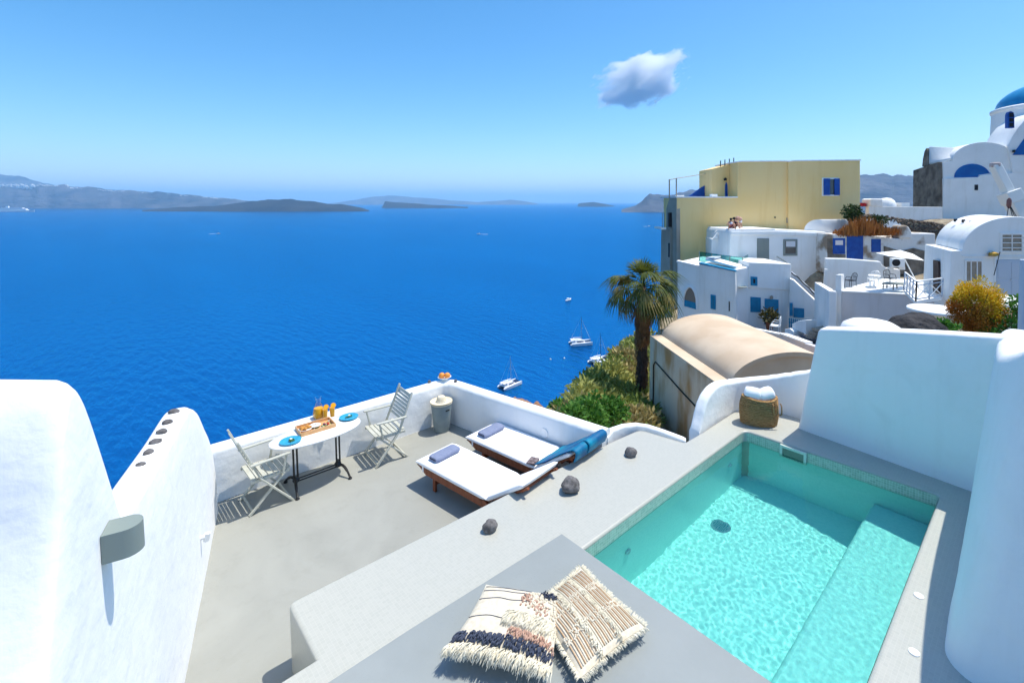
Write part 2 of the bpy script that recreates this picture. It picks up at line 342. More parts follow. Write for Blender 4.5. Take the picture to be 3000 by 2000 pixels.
for i in range(0, 121):
    d = 2 + 88 * (i / 120) ** 1.25; e = edge(d); row = []
    for k in range(0, 100):
        if k < 24:
            t = (24 - k) / 24; r = e - 62 * t ** 1.7; base = ground(e, d); z = base + (SEA_Z - 4 - base) * min(1, (t * 1.06)) ** .62
            z += nz((r * .12, d * .12, 1), 1, 4) * 3.2 * min(1, t * 6) * (1 - t)
        else:
            r = e + (62 - e) * ((k - 24) / 75) ** 1.5; z = ground(r, d)
            if r < 6 + (d - 20) * .3 and d > 12: z += nz((r * .8, d * .8, 4), 1, 3) * .28
        row.append(rd(r, d, z))
    rows.append(row)
m.sheet(rows)
kind(ob('hillside', m, GROUND, smooth=True, ang=0), 'structure')
# red rocky shore below
m = M(); rows = []
for i in range(41):
    x = 1440 + 200 * i / 40; top = 1136 + max(0, (x - 1475)) * .30 + 2.5 * math.sin(i * .9) + max(0, 1482 - x) * .9
    row = []
    for k in range(9):
        v = k / 8; d = 196 - 70 * v; p = px(x, top, 170); p = px(x, YH, d) + UP * 0
        zt = px(x, top, 185).z; p.z = (zt + nz((x * .03, v * 5, 2), 1, 4) * 2.2 - (0 if v > .15 else (1 - v / .15) * 12)) - v * 6
        if k == 0: p.z = SEA_Z - 2
        row.append(p)
    rows.append(row)
m.sheet(rows)
kind(ob('red_shore', m, REDR, smooth=True, ang=40), 'structure')

# ---- haze: even air from below the sea to above the highest ridge
m = M(); m.box((0, 0, (SEA_Z - 6 + 700) / 2), (91000, 91000, 700 - SEA_Z + 6))
hm = bpy.data.materials.new('haze_air'); hm.use_nodes = True; t = hm.node_tree; t.nodes.clear()
o_ = t.nodes.new('ShaderNodeOutputMaterial'); pv = t.nodes.new('ShaderNodeVolumePrincipled')
pv.inputs['Color'].default_value = (.44, .76, 1, 1); pv.inputs['Density'].default_value = 6.5e-5; pv.inputs['Anisotropy'].default_value = .1
t.links.new(pv.outputs[0], o_.inputs['Volume'])
kind(ob('haze', m, hm), 'stuff')
# ---- clouds (above the haze)
def cloud(name, cx, cyy, d, sx, sy, sz, seed, dens, label):
    m = M(); c = px(cx, cyy, d)
    bm = bmesh.new(); bmesh.ops.create_icosphere(bm, subdivisions=3, radius=1)
    m.add([v.co.copy() for v in bm.verts], [tuple(v.index for v in f.verts) for f in bm.faces]); bm.free()
    cm = bpy.data.materials.new(name); cm.use_nodes = True; t = cm.node_tree; t.nodes.clear()
    o_ = t.nodes.new('ShaderNodeOutputMaterial'); pv = t.nodes.new('ShaderNodeVolumePrincipled'); pv.inputs['Color'].default_value = (1, 1, 1, 1); pv.inputs['Anisotropy'].default_value = -.2
    tc = t.nodes.new('ShaderNodeTexCoord'); n = t.nodes.new('ShaderNodeTexNoise'); n.inputs['Scale'].default_value = 2.1; n.inputs['Detail'].default_value = 8; n.inputs['Roughness'].default_value = .66
    mp = t.nodes.new('ShaderNodeMapping'); mp.inputs['Location'].default_value = (seed, seed * .7, 0); t.links.new(tc.outputs['Object'], mp.inputs[0]); t.links.new(mp.outputs[0], n.inputs['Vector'])
    ln = t.nodes.new('ShaderNodeVectorMath'); ln.operation = 'LENGTH'; t.links.new(tc.outputs['Object'], ln.inputs[0])
    a = t.nodes.new('ShaderNodeMath'); a.operation = 'MULTIPLY'; a.inputs[1].default_value = .52; t.links.new(ln.outputs['Value'], a.inputs[0])
    b = t.nodes.new('ShaderNodeMath'); b.operation = 'SUBTRACT'; t.links.new(n.outputs['Fac'], b.inputs[0]); t.links.new(a.outputs[0], b.inputs[1])
    r = t.nodes.new('ShaderNodeMapRange'); r.inputs['From Min'].default_value = .16; r.inputs['From Max'].default_value = .26; r.inputs['To Min'].default_value = 0; r.inputs['To Max'].default_value = dens; t.links.new(b.outputs[0], r.inputs[0])
    t.links.new(r.outputs[0], pv.inputs['Density']); t.links.new(pv.outputs[0], o_.inputs['Volume'])
    o = kind(ob(name, m, cm), 'stuff'); o.location = c; o.scale = (sx, sy, sz); o.rotation_euler = (0, 0, AZ - R(90)); tag(o, label, 'cloud'); return o
c1 = cloud('cloud', 1880, 236, 5200, 640, 420, 360, 2.3, .024, 'small bright white cloud floating alone in the blue sky')
c1.rotation_euler = (0, R(-22), AZ - R(90))

# ---- terrace floor
def slab2d(name, outer, holes, z0, z1, bevel, mt, parent=None, res=3):
    cu = bpy.data.curves.new(name, 'CURVE'); cu.dimensions = '2D'; cu.fill_mode = 'BOTH'; cu.extrude = (z1 - z0) / 2 - bevel; cu.bevel_depth = bevel; cu.bevel_resolution = res; cu.offset = -bevel
    for loop in [outer] + holes:
        s = cu.splines.new('POLY'); s.points.add(len(loop) - 1); s.use_cyclic_u = True
        for q, p in zip(s.points, loop): q.co = (p[0], p[1], 0, 1)
    t = bpy.data.objects.new(name + '_tmp', cu); COL.objects.link(t); bpy.context.view_layer.update()
    me = bpy.data.meshes.new_from_object(t.evaluated_get(bpy.context.evaluated_depsgraph_get())); bpy.data.objects.remove(t); bpy.data.curves.remove(cu)
    for v in me.vertices: v.co.z += (z0 + z1) / 2
    me.materials.clear(); me.materials.append(mt)
    for p in me.polygons: p.use_smooth = True
    me.set_sharp_from_angle(angle=R(30)); me.name = name
    o = bpy.data.objects.new(name, me); return link(o, parent, Vector((0, 0, 0)))
def rounded(poly, r, n=6):
    out = []; k = len(poly)
    for i in range(k):
        a, b, c = Vector(poly[i - 1]).to_2d(), Vector(poly[i]).to_2d(), Vector(poly[(i + 1) % k]).to_2d()
        rr_ = r[i] if isinstance(r, (list, tuple)) else r
        if rr_ <= 0: out.append((b.x, b.y)); continue
        u = (a - b); v = (c - b); q = min(rr_, u.length * .45, v.length * .45); p0 = b + u.normalized() * q; p1 = b + v.normalized() * q
        for j in range(n + 1):
            t = j / n; p = p0 * (1 - t) ** 2 + b * 2 * t * (1 - t) + p1 * t * t; out.append((p.x, p.y))
    return out
kind(slab2d('terrace_floor', [(-1.2, 3.0), (.9, 3.0), (.9, 3.45), (5.1, 3.45), (5.1, 4.1), (4.55, 7.5), (-1.2, 7.5)], [], -.5, 0, .005, CONC), 'structure')

# ---- wall helper: plastered wall swept along a path with a soft rounded top
def wallsweep(path, tops, thick, z0, side=1, rnd=.07, lean=0.0, wob=.006):
    """path = inner-face base points (x,y); the wall body lies on 'side' of it"""
    n = len(path); m = M(); secs = []
    for i in range(n):
        a = Vector(path[max(0, i - 1)]).to_3d(); b = Vector(path[min(n - 1, i + 1)]).to_3d(); t = (b - a).normalized(); nn = Vector((-t.y, t.x, 0)) * side
        th = thick[i] if isinstance(thick, (list, tuple)) else thick
        p = Vector((path[i][0], path[i][1], 0)); zt = tops[i]; sec = []
        w1 = nz((p.x * 1.3, p.y * 1.3, 0), 1, 2) * wob
        sec.append(p + UP * z0 - nn * .0)
        for f in (.35, .7): sec.append(p + nn * (lean * f + nz((p.x * 2, p.y * 2, f * 5), 1, 2) * wob) + UP * (z0 + (zt - rnd - z0) * f))
        for j in range(6):
            a_ = math.pi / 2 * j / 5; sec.append(p + nn * (lean + rnd - rnd * math.cos(a_) + w1) + UP * (zt - rnd + rnd * math.sin(a_)))
        for j in range(6):
            a_ = math.pi / 2 * (1 - j / 5); sec.append(p + nn * (th - rnd + rnd * math.cos(a_) + w1) + UP * (zt - rnd + rnd * math.sin(a_)))
        sec.append(p + nn * th + UP * z0)
        secs.append(sec)
    return m.loft(secs)
def lin(p, q, n): return [(p[0] + (q[0] - p[0]) * i / n, p[1] + (q[1] - p[1]) * i / n) for i in range(n + 1)]
pa = lin((.92, 7.27), (4.13, 7.22), 22); pb = lin((4.3, 7.04), (4.80, 4.12), 22)
corner = [(4.22, 7.20), (4.28, 7.14)]
path = pa + corner + pb
m = wallsweep(path, [.70] * len(path), .23, -.2, 1, .075)
tag(ob('parapet_wall', m, WHITE, smooth=True, ang=60, at=(2.5, 7.3, 0)), 'long white plastered parapet wrapping the sea corner of the terrace', 'wall')
# the wavy stone-topped wall on the left and its tall neighbour
A0 = Vector((.894, 6.707, 0)); U0 = Vector((-.246, -.969, 0)).normalized(); N0 = Vector((.969, -.246, 0)).normalized()
def wp(s, z, o=0): return A0 + U0 * s + N0 * o + UP * z
def profwall(prof, th, tilt=0.0, rnd=.07):
    """prof: (s, z) along the wall; th = thickness away from the terrace"""
    m = M(); secs = []
    for s, z in prof:
        sec = [wp(s, -.25, 0)]
        for f in (.3, .6, .85): sec.append(wp(s, -.25 + (z - rnd + .25) * f, .012 * nz((s * 1.4, f * 3, 2), 1, 2)))
        for j in range(5):
            a_ = math.pi / 2 * j / 4; sec.append(wp(s, z - rnd + rnd * math.sin(a_), -rnd + rnd * math.cos(a_)))
        for f in (.25, .5, .75): sec.append(wp(s, z + .01 + tilt * th * f, -th * f))
        for j in range(5):
            a_ = math.pi / 2 * (1 - j / 4); sec.append(wp(s, z - rnd + rnd * math.sin(a_) + tilt * th, -th + rnd - rnd * math.cos(a_)))
        sec.append(wp(s, -.25, -th)); secs.append(sec)
    return m.loft(secs)
def dense(prof, n=6): return [(p.x, p.y) for p in smoothpath([(a, b, 0) for a, b in prof], n)]
LPROF = dense([(-.30, .0), (-.32, .30), (-.25, .62), (-.10, .92), (.12, 1.16), (.39, 1.38), (.75, 1.68), (1.05, 1.84), (1.3, 1.91), (1.97, 1.95), (2.7, 2.02), (3.1, 2.06), (3.35, 2.10)])
m = profwall(LPROF, .19, rnd=.05)
LWALL = tag(ob('curved_wall', m, WHITE, smooth=True, ang=70, at=wp(1.5, 0, -.15)), 'white curved wall with a row of dark stones on its top', 'wall')
m = profwall(dense([(3.32, 2.05), (3.42, 2.22), (3.53, 2.43), (3.68, 2.72), (3.81, 2.95), (3.93, 3.06), (4.02, 2.98), (4.10, 2.80), (4.20, 2.49), (4.39, 2.08), (4.62, 1.72), (4.9, 1.45), (5.3, 1.3)]), 1.3, .12, rnd=.09)
tag(ob('swooping_pier', m, WHITE, smooth=True, ang=70, at=wp(4, 0, -.5)), 'tall bright white swooping pier at the lower left corner', 'wall')

def tilemat(name, c1, c2, grout, size, bump=.3):
    m = bpy.data.materials.new(name); m.use_nodes = True; t = m.node_tree; b = t.nodes['Principled BSDF']; b.inputs['Roughness'].default_value = .35
    tc = t.nodes.new('ShaderNodeTexCoord'); sp = t.nodes.new('ShaderNodeSeparateXYZ'); t.links.new(tc.outputs['Object'], sp.inputs[0])
    outs = []
    for ax in ('X', 'Y', 'Z'):
        a = t.nodes.new('ShaderNodeMath'); a.operation = 'DIVIDE'; a.inputs[1].default_value = size; t.links.new(sp.outputs[ax], a.inputs[0])
        f = t.nodes.new('ShaderNodeMath'); f.operation = 'PINGPONG'; f.inputs[1].default_value = .5; t.links.new(a.outputs[0], f.inputs[0])
        g = t.nodes.new('ShaderNodeMapRange'); g.inputs['From Min'].default_value = .02; g.inputs['From Max'].default_value = .07; t.links.new(f.outputs[0], g.inputs[0]); outs.append(g)
    ge = t.nodes.new('ShaderNodeNewGeometry'); ab = t.nodes.new('ShaderNodeVectorMath'); ab.operation = 'ABSOLUTE'; t.links.new(ge.outputs['Normal'], ab.inputs[0]); sn = t.nodes.new('ShaderNodeSeparateXYZ'); t.links.new(ab.outputs[0], sn.inputs[0])
    cur = None
    for ax, g in zip('XYZ', outs):   # ignore the axis along the face normal
        mxn = t.nodes.new('ShaderNodeMath'); mxn.operation = 'MAXIMUM'; t.links.new(g.outputs[0], mxn.inputs[0])
        st = t.nodes.new('ShaderNodeMath'); st.operation = 'GREATER_THAN'; st.inputs[1].default_value = .7; t.links.new(sn.outputs[ax], st.inputs[0]); t.links.new(st.outputs[0], mxn.inputs[1])
        if cur is None: cur = mxn
        else:
            k = t.nodes.new('ShaderNodeMath'); k.operation = 'MINIMUM'; t.links.new(cur.outputs[0], k.inputs[0]); t.links.new(mxn.outputs[0], k.inputs[1]); cur = k
    vd = t.nodes.new('ShaderNodeVectorMath'); vd.operation = 'SCALE'; vd.inputs['Scale'].default_value = 1 / size; t.links.new(tc.outputs['Object'], vd.inputs[0])
    fl = t.nodes.new('ShaderNodeVectorMath'); fl.operation = 'FLOOR'; t.links.new(vd.outputs[0], fl.inputs[0]); wn = t.nodes.new('ShaderNodeTexWhiteNoise'); t.links.new(fl.outputs[0], wn.inputs['Vector'])
    rc = t.nodes.new('ShaderNodeMix'); rc.data_type = 'RGBA'; rc.inputs[6].default_value = (*c1, 1); rc.inputs[7].default_value = (*c2, 1); t.links.new(wn.outputs['Value'], rc.inputs[0])
    mg = t.nodes.new('ShaderNodeMix'); mg.data_type = 'RGBA'; mg.inputs[6].default_value = (*grout, 1); t.links.new(rc.outputs[2], mg.inputs[7]); t.links.new(cur.outputs[0], mg.inputs[0])
    t.links.new(mg.outputs[2], b.inputs['Base Color'])
    bp = t.nodes.new('ShaderNodeBump'); bp.inputs['Strength'].default_value = bump; bp.inputs['Distance'].default_value = .003; t.links.new(cur.outputs[0], bp.inputs['Height']); t.links.new(bp.outputs[0], b.inputs['Normal'])
    return m
COPET = tilemat('coping_mosaic_tiles', (.425, .425, .38), (.455, .452, .405), (.485, .48, .43), .030, .15)
# ---- pool platform (coping) with the pool opening
outer = rounded([(-1.2, 3.53), (1.01, 3.537), (1.01, 4.215), (4.98, 4.07), (5.50, 4.02), (5.62, 3.36), (6.1, 3.34), (7.5, 3.34), (7.5, -.8), (-1.2, -.8)], [0, 0, .07, .02, .12, .04, .02, 0, 0, 0])
hole = rounded([(3.0, .735), (6.62, .735), (6.55, 2.95), (3.0, 2.95)], [.02, .07, .12, .02])[::-1]
plat = kind(slab2d('pool_deck', outer, [hole], -1.6, .55, .028, COPET), 'structure')
kind(slab2d('bench_slab', [(-1.2, -.8), (3.12, -.8), (3.15, 3.215), (1.6, 3.27), (-1.2, 3.30)], [], .545, .575, .006, SLAB), 'structure')
m = wallsweep([(4.93, 4.13), (5.1, 4.16), (5.3, 4.12), (5.46, 4.04), (5.54, 3.92), (5.58, 3.7), (5.62, 3.42), (5.66, 3.36)][::1], [.60, .63, .63, .62, .61, .60, .585, .56], .10, .2, 1, .035)
tag(ob('deck_kerb', m, WHITE, smooth=True, ang=60, at=(5.4, 4, .4)), 'low white rounded kerb round the notch of the pool deck', 'kerb')

# ---- big walls round the pool
class PX_:   # vertical plane through two world ground points
    def __init__(s, a, b):
        s.a = Vector((*a, 0)); t = Vector((*b, 0)) - s.a; s.t = t.normalized(); s.n = Vector((s.t.y, -s.t.x, 0)); s.n = s.n if s.n.dot(FH) < 0 else -s.n
    def at(s, x, y, o=0.0):
        v = ray(x, y); k = (s.a - EYE).dot(s.n) / v.dot(s.n); return EYE + v * k + s.n * o
fp = PX_((7.14, 2.44), (6.943, .514))
poly = [fp.at(*q) for q in [(2325, 1290), (2336, 1254), (2352, 1180), (2372, 1080), (2388, 1000), (2394, 972), (2402, 962), (2440, 963), (2600, 968), (2740, 975), (2921, 986), (2990, 990), (2990, 1560), (2325, 1400)]]
m = M(); m.prism(poly, -fp.n * .24)
tag(ob('pool_end_wall', m, WHITE, bev=.045, seg=4, at=(7, 1.5, .5)), 'tall white wall in shade at the far end of the pool', 'wall')
base = [(7.6, .52), (6.9, .51), (5.7, .47), (4.66, .455), (4.32, .445), (4.20, .41), (4.13, .34), (4.10, .25), (4.08, .0), (4.08, -.9)]
topp = [(7.6, .38, 2.25), (6.9, .365, 2.28), (5.7, .29, 2.42), (4.75, .15, 2.68), (4.45, .06, 2.82), (4.36, .0, 2.86), (4.30, -.08, 2.88), (4.27, -.18, 2.9), (4.24, -.4, 2.9), (4.22, -.9, 2.9)]
bs_ = smoothpath([(a, b, .3) for a, b in base], 5); ts_ = smoothpath(topp, 5); m = M(); secs = []
for i, (b_, t_) in enumerate(zip(bs_, ts_)):
    tg = (ts_[min(i + 1, len(ts_) - 1)] - ts_[max(i - 1, 0)]); tg.z = 0; tg.normalize(); nn = Vector((-tg.y, tg.x, 0)); nn = nn if nn.dot(Vector((1, -1, 0))) > 0 else -nn
    sec = [b_ + (t_ - b_) * f + nn * .01 * nz((b_.x * 2, f * 4, 1), 1, 2) for f in (0, .15, .3, .45, .6, .75, .9)]
    r_ = .13
    for j in range(6):
        a_ = math.pi / 2 * j / 5; sec.append(t_ + nn * (r_ - r_ * math.cos(a_)) + UP * (r_ * math.sin(a_) - .05))
    sec.append(t_ + nn * .42 + UP * .08); sec.append(t_ + nn * .52 + UP * -.1); sec.append(b_ + nn * .6)
    secs.append(sec)
m.loft(secs)
tag(ob('side_wall', m, WHITE, smooth=True, ang=70, at=(5.5, .2, .5)), 'tall white curving wall in shade along the right side of the pool', 'wall')
# low curved wall behind the bag
outl = [(2052, 1262), (2060, 1225), (2066, 1195), (2078, 1162), (2092, 1140), (2108, 1127), (2125, 1121), (2180, 1114), (2240, 1108), (2310, 1099), (2375, 1088), (2420, 1080), (2500, 1070)]
def oy(x):
    for (a, ya), (b, yb) in zip(outl, outl[1:]):
        if a <= x <= b: return ya + (yb - ya) * (x - a) / (b - a)
    return outl[0][1] if x < outl[0][0] else outl[-1][1]
bpth = [(p.x, p.y) for p in smoothpath([(6.02, 3.36, 0), (6.4, 3.375, 0), (6.85, 3.37, 0), (7.12, 3.28, 0), (7.32, 3.05, 0), (7.46, 2.8, 0), (7.58, 2.5, 0), (7.66, 2.1, 0)], 5)]
tp = []
for a, b in bpth:
    best = min((abs(proj((a, b, .5 + k * .01))[1] - oy(proj((a, b, .5 + k * .01))[0])), .5 + k * .01) for k in range(130)); tp.append(best[1])
m = wallsweep(bpth, tp, .16, -1.0, 1, .05)
tag(ob('low_wall', m, WHITE, smooth=True, ang=60, at=(7, 3.3, .5)), 'low white curved wall behind the straw bag', 'wall')

# ---- the pool
TILE = tilemat('pool_mosaic', (.46, .80, .765), (.53, .84, .80), (.50, .82, .785), .028, .15)
BAND = tilemat('waterline_mosaic', (.33, .42, .33), (.50, .56, .46), (.70, .74, .70), .028, .4)
pool = thing('swimming_pool', 'small turquoise plunge pool with a shallow shelf and clear rippled water', 'pool', (4.8, 1.85, -.3))
PZ, WZ = -.66, .40
hp = rounded([(3.0, .735), (6.62, .735), (6.55, 2.95), (3.0, 2.95)], [.02, .05, .10, .02])
def ringwall(poly, z0, z1, inset=0.0):
    m = M(); n = len(poly); c = Vector((sum(p[0] for p in poly) / n, sum(p[1] for p in poly) / n))
    lo = []; hi = []
    for p in poly:
        q = Vector(p); q = q + (c - q).normalized() * inset; lo.append(Vector((q.x, q.y, z0))); hi.append(Vector((q.x, q.y, z1)))
    return m.loft([lo, hi], cap=False)
m = ringwall(hp, PZ, WZ - .02, .004); m.add([Vector((p[0], p[1], PZ)) for p in hp], [tuple(range(len(hp)))])
bas_ = ob('basin', m, TILE, pool, smooth=True, ang=30)
ob('waterline_tiles', ringwall(hp, WZ - .02, .525, .006), BAND, pool, smooth=True, ang=30)
m = M(); m.box((4.8, 1.055, -.37), (3.62, .62, .58)); shf_ = ob('shelf', m, TILE, pool, bev=.04, seg=4)
wm = bpy.data.materials.new('pool_water'); wm.use_nodes = True; t = wm.node_tree; t.nodes.clear()
o_ = t.nodes.new('ShaderNodeOutputMaterial'); rf = t.nodes.new('ShaderNodeBsdfRefraction'); rf.inputs['IOR'].default_value = 1.33; rf.inputs['Roughness'].default_value = 0; rf.inputs[0].default_value = (.66, .99, .975, 1)
gl = t.nodes.new('ShaderNodeBsdfGlossy'); gl.inputs['Roughness'].default_value = .02; fr = t.nodes.new('ShaderNodeFresnel'); fr.inputs[0].default_value = 1.33; mx = t.nodes.new('ShaderNodeMixShader')
t.links.new(fr.outputs[0], mx.inputs[0]); t.links.new(rf.outputs[0], mx.inputs[1]); t.links.new(gl.outputs[0], mx.inputs[2]); t.links.new(mx.outputs[0], o_.inputs['Surface'])
m = M(); nx, ny = 300, 180; rows = []
for i in range(nx + 1):
    x = 2.9 + 3.74 * i / nx
    rows.append([Vector((x, .72 + 2.245 * k / ny, WZ + .0007 * nz((x * 14, (.72 + 2.245 * k / ny) * 14, 0), 1, 2) + .0022 * nz((x * 3.2, (.72 + 2.245 * k / ny) * 3.2, 5), 1, 1))) for k in range(ny + 1)])
m.sheet(rows); wo_ = ob('water', m, wm, pool, smooth=True, ang=0)
wo_.cycles.is_caustics_caster = True
for q in (bas_, shf_): q.cycles.is_caustics_receiver = True
# skimmer, drain, jets
sk = M(); sy = 2.28; sx = 6.548
for dy, dz, wy, wz in ((0, .085, .34, .035), (0, -.085, .34, .035), (.1525, 0, .035, .135), (-.1525, 0, .035, .135)): sk.box((sx, sy + dy, .425 + dz), (.03, wy, wz))
s_ = ob('skimmer', sk, mat('skimmer_plastic', (.62, .68, .60), .5), pool, bev=.004)
m = M(); m.box((sx + .004, sy, .425), (.008, .27, .135)); ob('skimmer_opening', m, mat('skimmer_throat', (.20, .24, .19), .6), s_)
m = M(); m.lathe([(.115, PZ), (.115, PZ + .006), (.11, PZ + .008)], 28, (5.35, 2.68, 0)); d_ = ob('drain', m, PLAS, pool, smooth=True)
m = M()
for i in range(-4, 5):
    for k in range(-4, 5):
        if i * i + k * k < 19: m.box((5.35 + i * .02, 2.68 + k * .02, PZ + .009), (.012, .012, .004))
kind(ob('grate', m, mat('drain_teal', (.10, .50, .50), .5), d_), 'stuff')
for X, zz in ((6.1, -.02), (3.85, -.02)):
    m = M(); secs = [[Vector((X + r * math.cos(a * math.pi / 8), 2.945 - dd, zz + r * math.sin(a * math.pi / 8))) for a in range(16)] for r, dd in ((.045, 0), (.045, .012), (.034, .018), (.022, .012))]
    m.loft(secs); ob('inlet_jet', m, PLAS, pool, smooth=True)
for i, (x, y) in enumerate([(2692, 1745), (2678, 1910)]):
    p = onz(x, y, .55); m = M(); m.lathe([(.036, .549), (.036, .556), (.031, .559), (.026, .557), (.02, .5575)], 24, (p.x, p.y, 0)); o = ob('valve_cap', m, PLAS, smooth=True, at=(p.x, p.y, .55))
    tag(o, ['round white valve cap on the sunlit right pool coping', 'round white valve cap on the shaded part of the right coping'][i], 'cap', 'valve caps on the coping')
# ================================================================== TERRACE FURNITURE
def rockmesh(sx, sy, sz, seed, sub=3, jag=.22):
    bm = bmesh.new(); bmesh.ops.create_icosphere(bm, subdivisions=sub, radius=1); m = M()
    vs_ = []
    for v in bm.verts:
        p = v.co * (1 + jag * nz(v.co + Vector((seed * 3.1, seed, 0)), 1.1, 3)); p = Vector((p.x * sx, p.y * sy, max(p.z, -.72) * sz)); vs_.append(p)
    m.add(vs_, [tuple(v.index for v in f.verts) for f in bm.faces]); bm.free(); zmin = min(v.z for v in m.v)
    for v in m.v: v.z -= zmin
    return m
def rock(pos, sx, sy, sz, seed, label, group, rz=0, mt=ROCK, name='stone', jag=.22):
    o = bpy.data.objects.new(name, data(rockmesh(sx, sy, sz, seed, jag=jag), name, mt, True, 50)); link(o, None, Vector(pos)); o.rotation_euler = (0, 0, rz); return tag(o, label, 'stone', group)
for i, ((x, y), s, lb) in enumerate([((1672, 1436), .105, 'largest dark lava stone on the pool deck, beside the near sun lounger'), ((1848, 1334), .075, 'dark lava stone on the pool deck near the blue towel'), ((1436, 1552), .07, 'dark lava stone on the pool deck nearest the cushions')]):
    p = onz(x, y, .55); rock((p.x, p.y, .549), s * 1.1, s, s * .82, i * 3 + 1, lb, 'stones on the pool deck', rz=i * 1.7)
for i, (u, v, s) in enumerate([(857, 223, .042), (833, 272, .043), (803, 326, .042), (782, 373, .040), (754, 434, .036), (717, 508, .034)]):
    x, y = u / 1.704, 1080 + v / 1.704
    best = None
    for k in range(60):   # meet the top of the wall
        s_ = .9 + k * .045; zt = min(LPROF, key=lambda t_: abs(t_[0] - s_))[1]; q = wp(s_, zt, -.095); e = proj(q); dd = (e[1] - y) ** 2 + (e[0] - x) ** 2
        if best is None or dd < best[0]: best = (dd, q)
    rock(best[1] - UP * .004, s, s * .8, s * .62, i + 11, ['first', 'second', 'third', 'fourth', 'fifth', 'sixth'][i] + ' dark stone from the sea end on top of the curved wall', 'stones in a row on the curved wall', rz=i)
for i, (x, y) in enumerate([(1258, 1121), (1335, 1119)]):
    p = onz(x, y, .70); rock((p.x, p.y, .695), .03, .026, .03, 31 + i, ['tiny dark pebble on the parapet left of the fruit bowl', 'tiny dark pebble on the parapet right of the fruit bowl'][i], 'pebbles by the bowl')

# ---- folding slatted chairs
def chair(label, loc, rz):
    t = thing('folding_chair', label, 'chair', (0, 0, 0), 'folding chairs at the breakfast table')
    W = .27
    for k in range(7):
        m = M(); x = -.19 + k * .064; m.box((x, 0, .425 + .012 * ((k - 3) / 3) ** 2), (.052, .44, .016)); ob('seat_slat', m, CHAIRM, t, bev=.003, seg=1)
    def bp(z): return -.12 - (z - .42) * .40
    for k in range(8):
        z = .57 + k * .047; m = M(); m.bar((bp(z) - .012 * (1 - 0), -.215, z), (bp(z) - .012, .215, z), .014, .034 if k < 7 else .05, Vector((-.37, 0, .93))); ob('back_slat', m, CHAIRM, t, bev=.003, seg=1)
    for s in (-1, 1):
        m = M(); m.bar((.23, s * W * .92, 0), (-.12, s * W * .92, .43), .022, .042, (0, 1, 0)); m.bar((-.12, s * W * .92, .43), (bp(.96), s * W * .86, .96), .022, .040, (0, 1, 0)); ob('back_leg', m, CHAIRM, t, bev=.004, seg=1)
        m = M(); m.bar((-.25, s * W * .82, 0), (.20, s * W * .82, .44), .022, .042, (0, 1, 0)); ob('front_leg', m, CHAIRM, t, bev=.004, seg=1)
        m = M(); m.bar((-.22, s * W * .84, .405), (.21, s * W * .84, .405), .02, .034); ob('seat_rail', m, CHAIRM, t, bev=.003, seg=1)
        m = M(); m.bar((bp(.64) - .02, s * W * 1.02, .635), (.21, s * W * 1.02, .645), .045, .02); ob('armrest', m, CHAIRM, t, bev=.004, seg=1)
        m = M(); m.bar((.12, s * W * .97, .40), (.17, s * W * .99, .635), .02, .032, (0, 1, 0)); ob('arm_support', m, CHAIRM, t, bev=.003, seg=1)
    m = M(); m.bar((.20, -W * .9, .04), (.20, W * .9, .04), .02, .03); ob('stretcher', m, CHAIRM, t, bev=.003, seg=1)
    m = M(); m.bar((-.21, -W * .8, .04), (-.21, W * .8, .04), .02, .03); ob('stretcher', m, CHAIRM, t, bev=.003, seg=1)
    t.location = loc; t.rotation_euler = (0, 0, rz); WL[t.name] = Vector(loc); return t
chair('sage grey folding chair with its back to the curved wall, left of the table', (1.47, 6.89, .001), R(2))
chair('sage grey folding chair right of the table, its slatted back above the parapet', (3.02, 6.86, .001), R(176))
# ---- oval table
TC = Vector((2.08, 6.86, 0)); TZ = .70
tb = thing('oval_table', 'oval white marble table on a black cast iron double pedestal', 'table', TC)
m = M(); n = 48; secs = []
for k_, zz in ((.985, TZ - .026), (1, TZ - .02), (1, TZ - .006), (.988, TZ)):
    secs.append([TC + Vector((.57 * k_ * math.copysign(abs(math.cos(a)) ** .92, math.cos(a)), .305 * k_ * math.copysign(abs(math.sin(a)) ** .92, math.sin(a)), zz)) for a in [2 * math.pi * i / n for i in range(n)]])
m.loft(secs); ob('table_top', m, TABLEW, tb, smooth=True, ang=60)
for s in (-1, 1):
    c = TC + Vector((s * .27, .02, 0)); m = M()
    for dx in (-.022, .022): m.tube([c + Vector((dx, 0, .12)), c + Vector((dx, 0, TZ - .03))], .0125, 8)
    m.lathe([(.035, .10), (.045, .12), (.035, .15), (.02, .17)], 12, c); m.box(c + Vector((0, 0, TZ - .033)), (.30, .05, .012)); p_ = ob('pedestal', m, BLACK, tb, smooth=True)
    for q in (-1, 1):
        m = M(); m.tube(smoothpath([c + Vector((0, 0, .13)), c + Vector((s * .03, q * .10, .135)), c + Vector((s * .05, q * .19, .085)), c + Vector((s * .06, q * .26, .018))], 5), [.018] * 10 + [.014] * 5 + [.02], 8); m.lathe([(.024, .0005), (.026, .012), (.015, .026)], 10, c + Vector((s * .06, q * .262, 0))); ob('foot', m, BLACK, p_, smooth=True)
for dz in (.10, .135):
    m = M(); m.tube([TC + Vector((-.27, .02, dz)), TC + Vector((.27, .02, dz))], .009, 8); ob('stretcher', m, BLACK, tb, smooth=True)
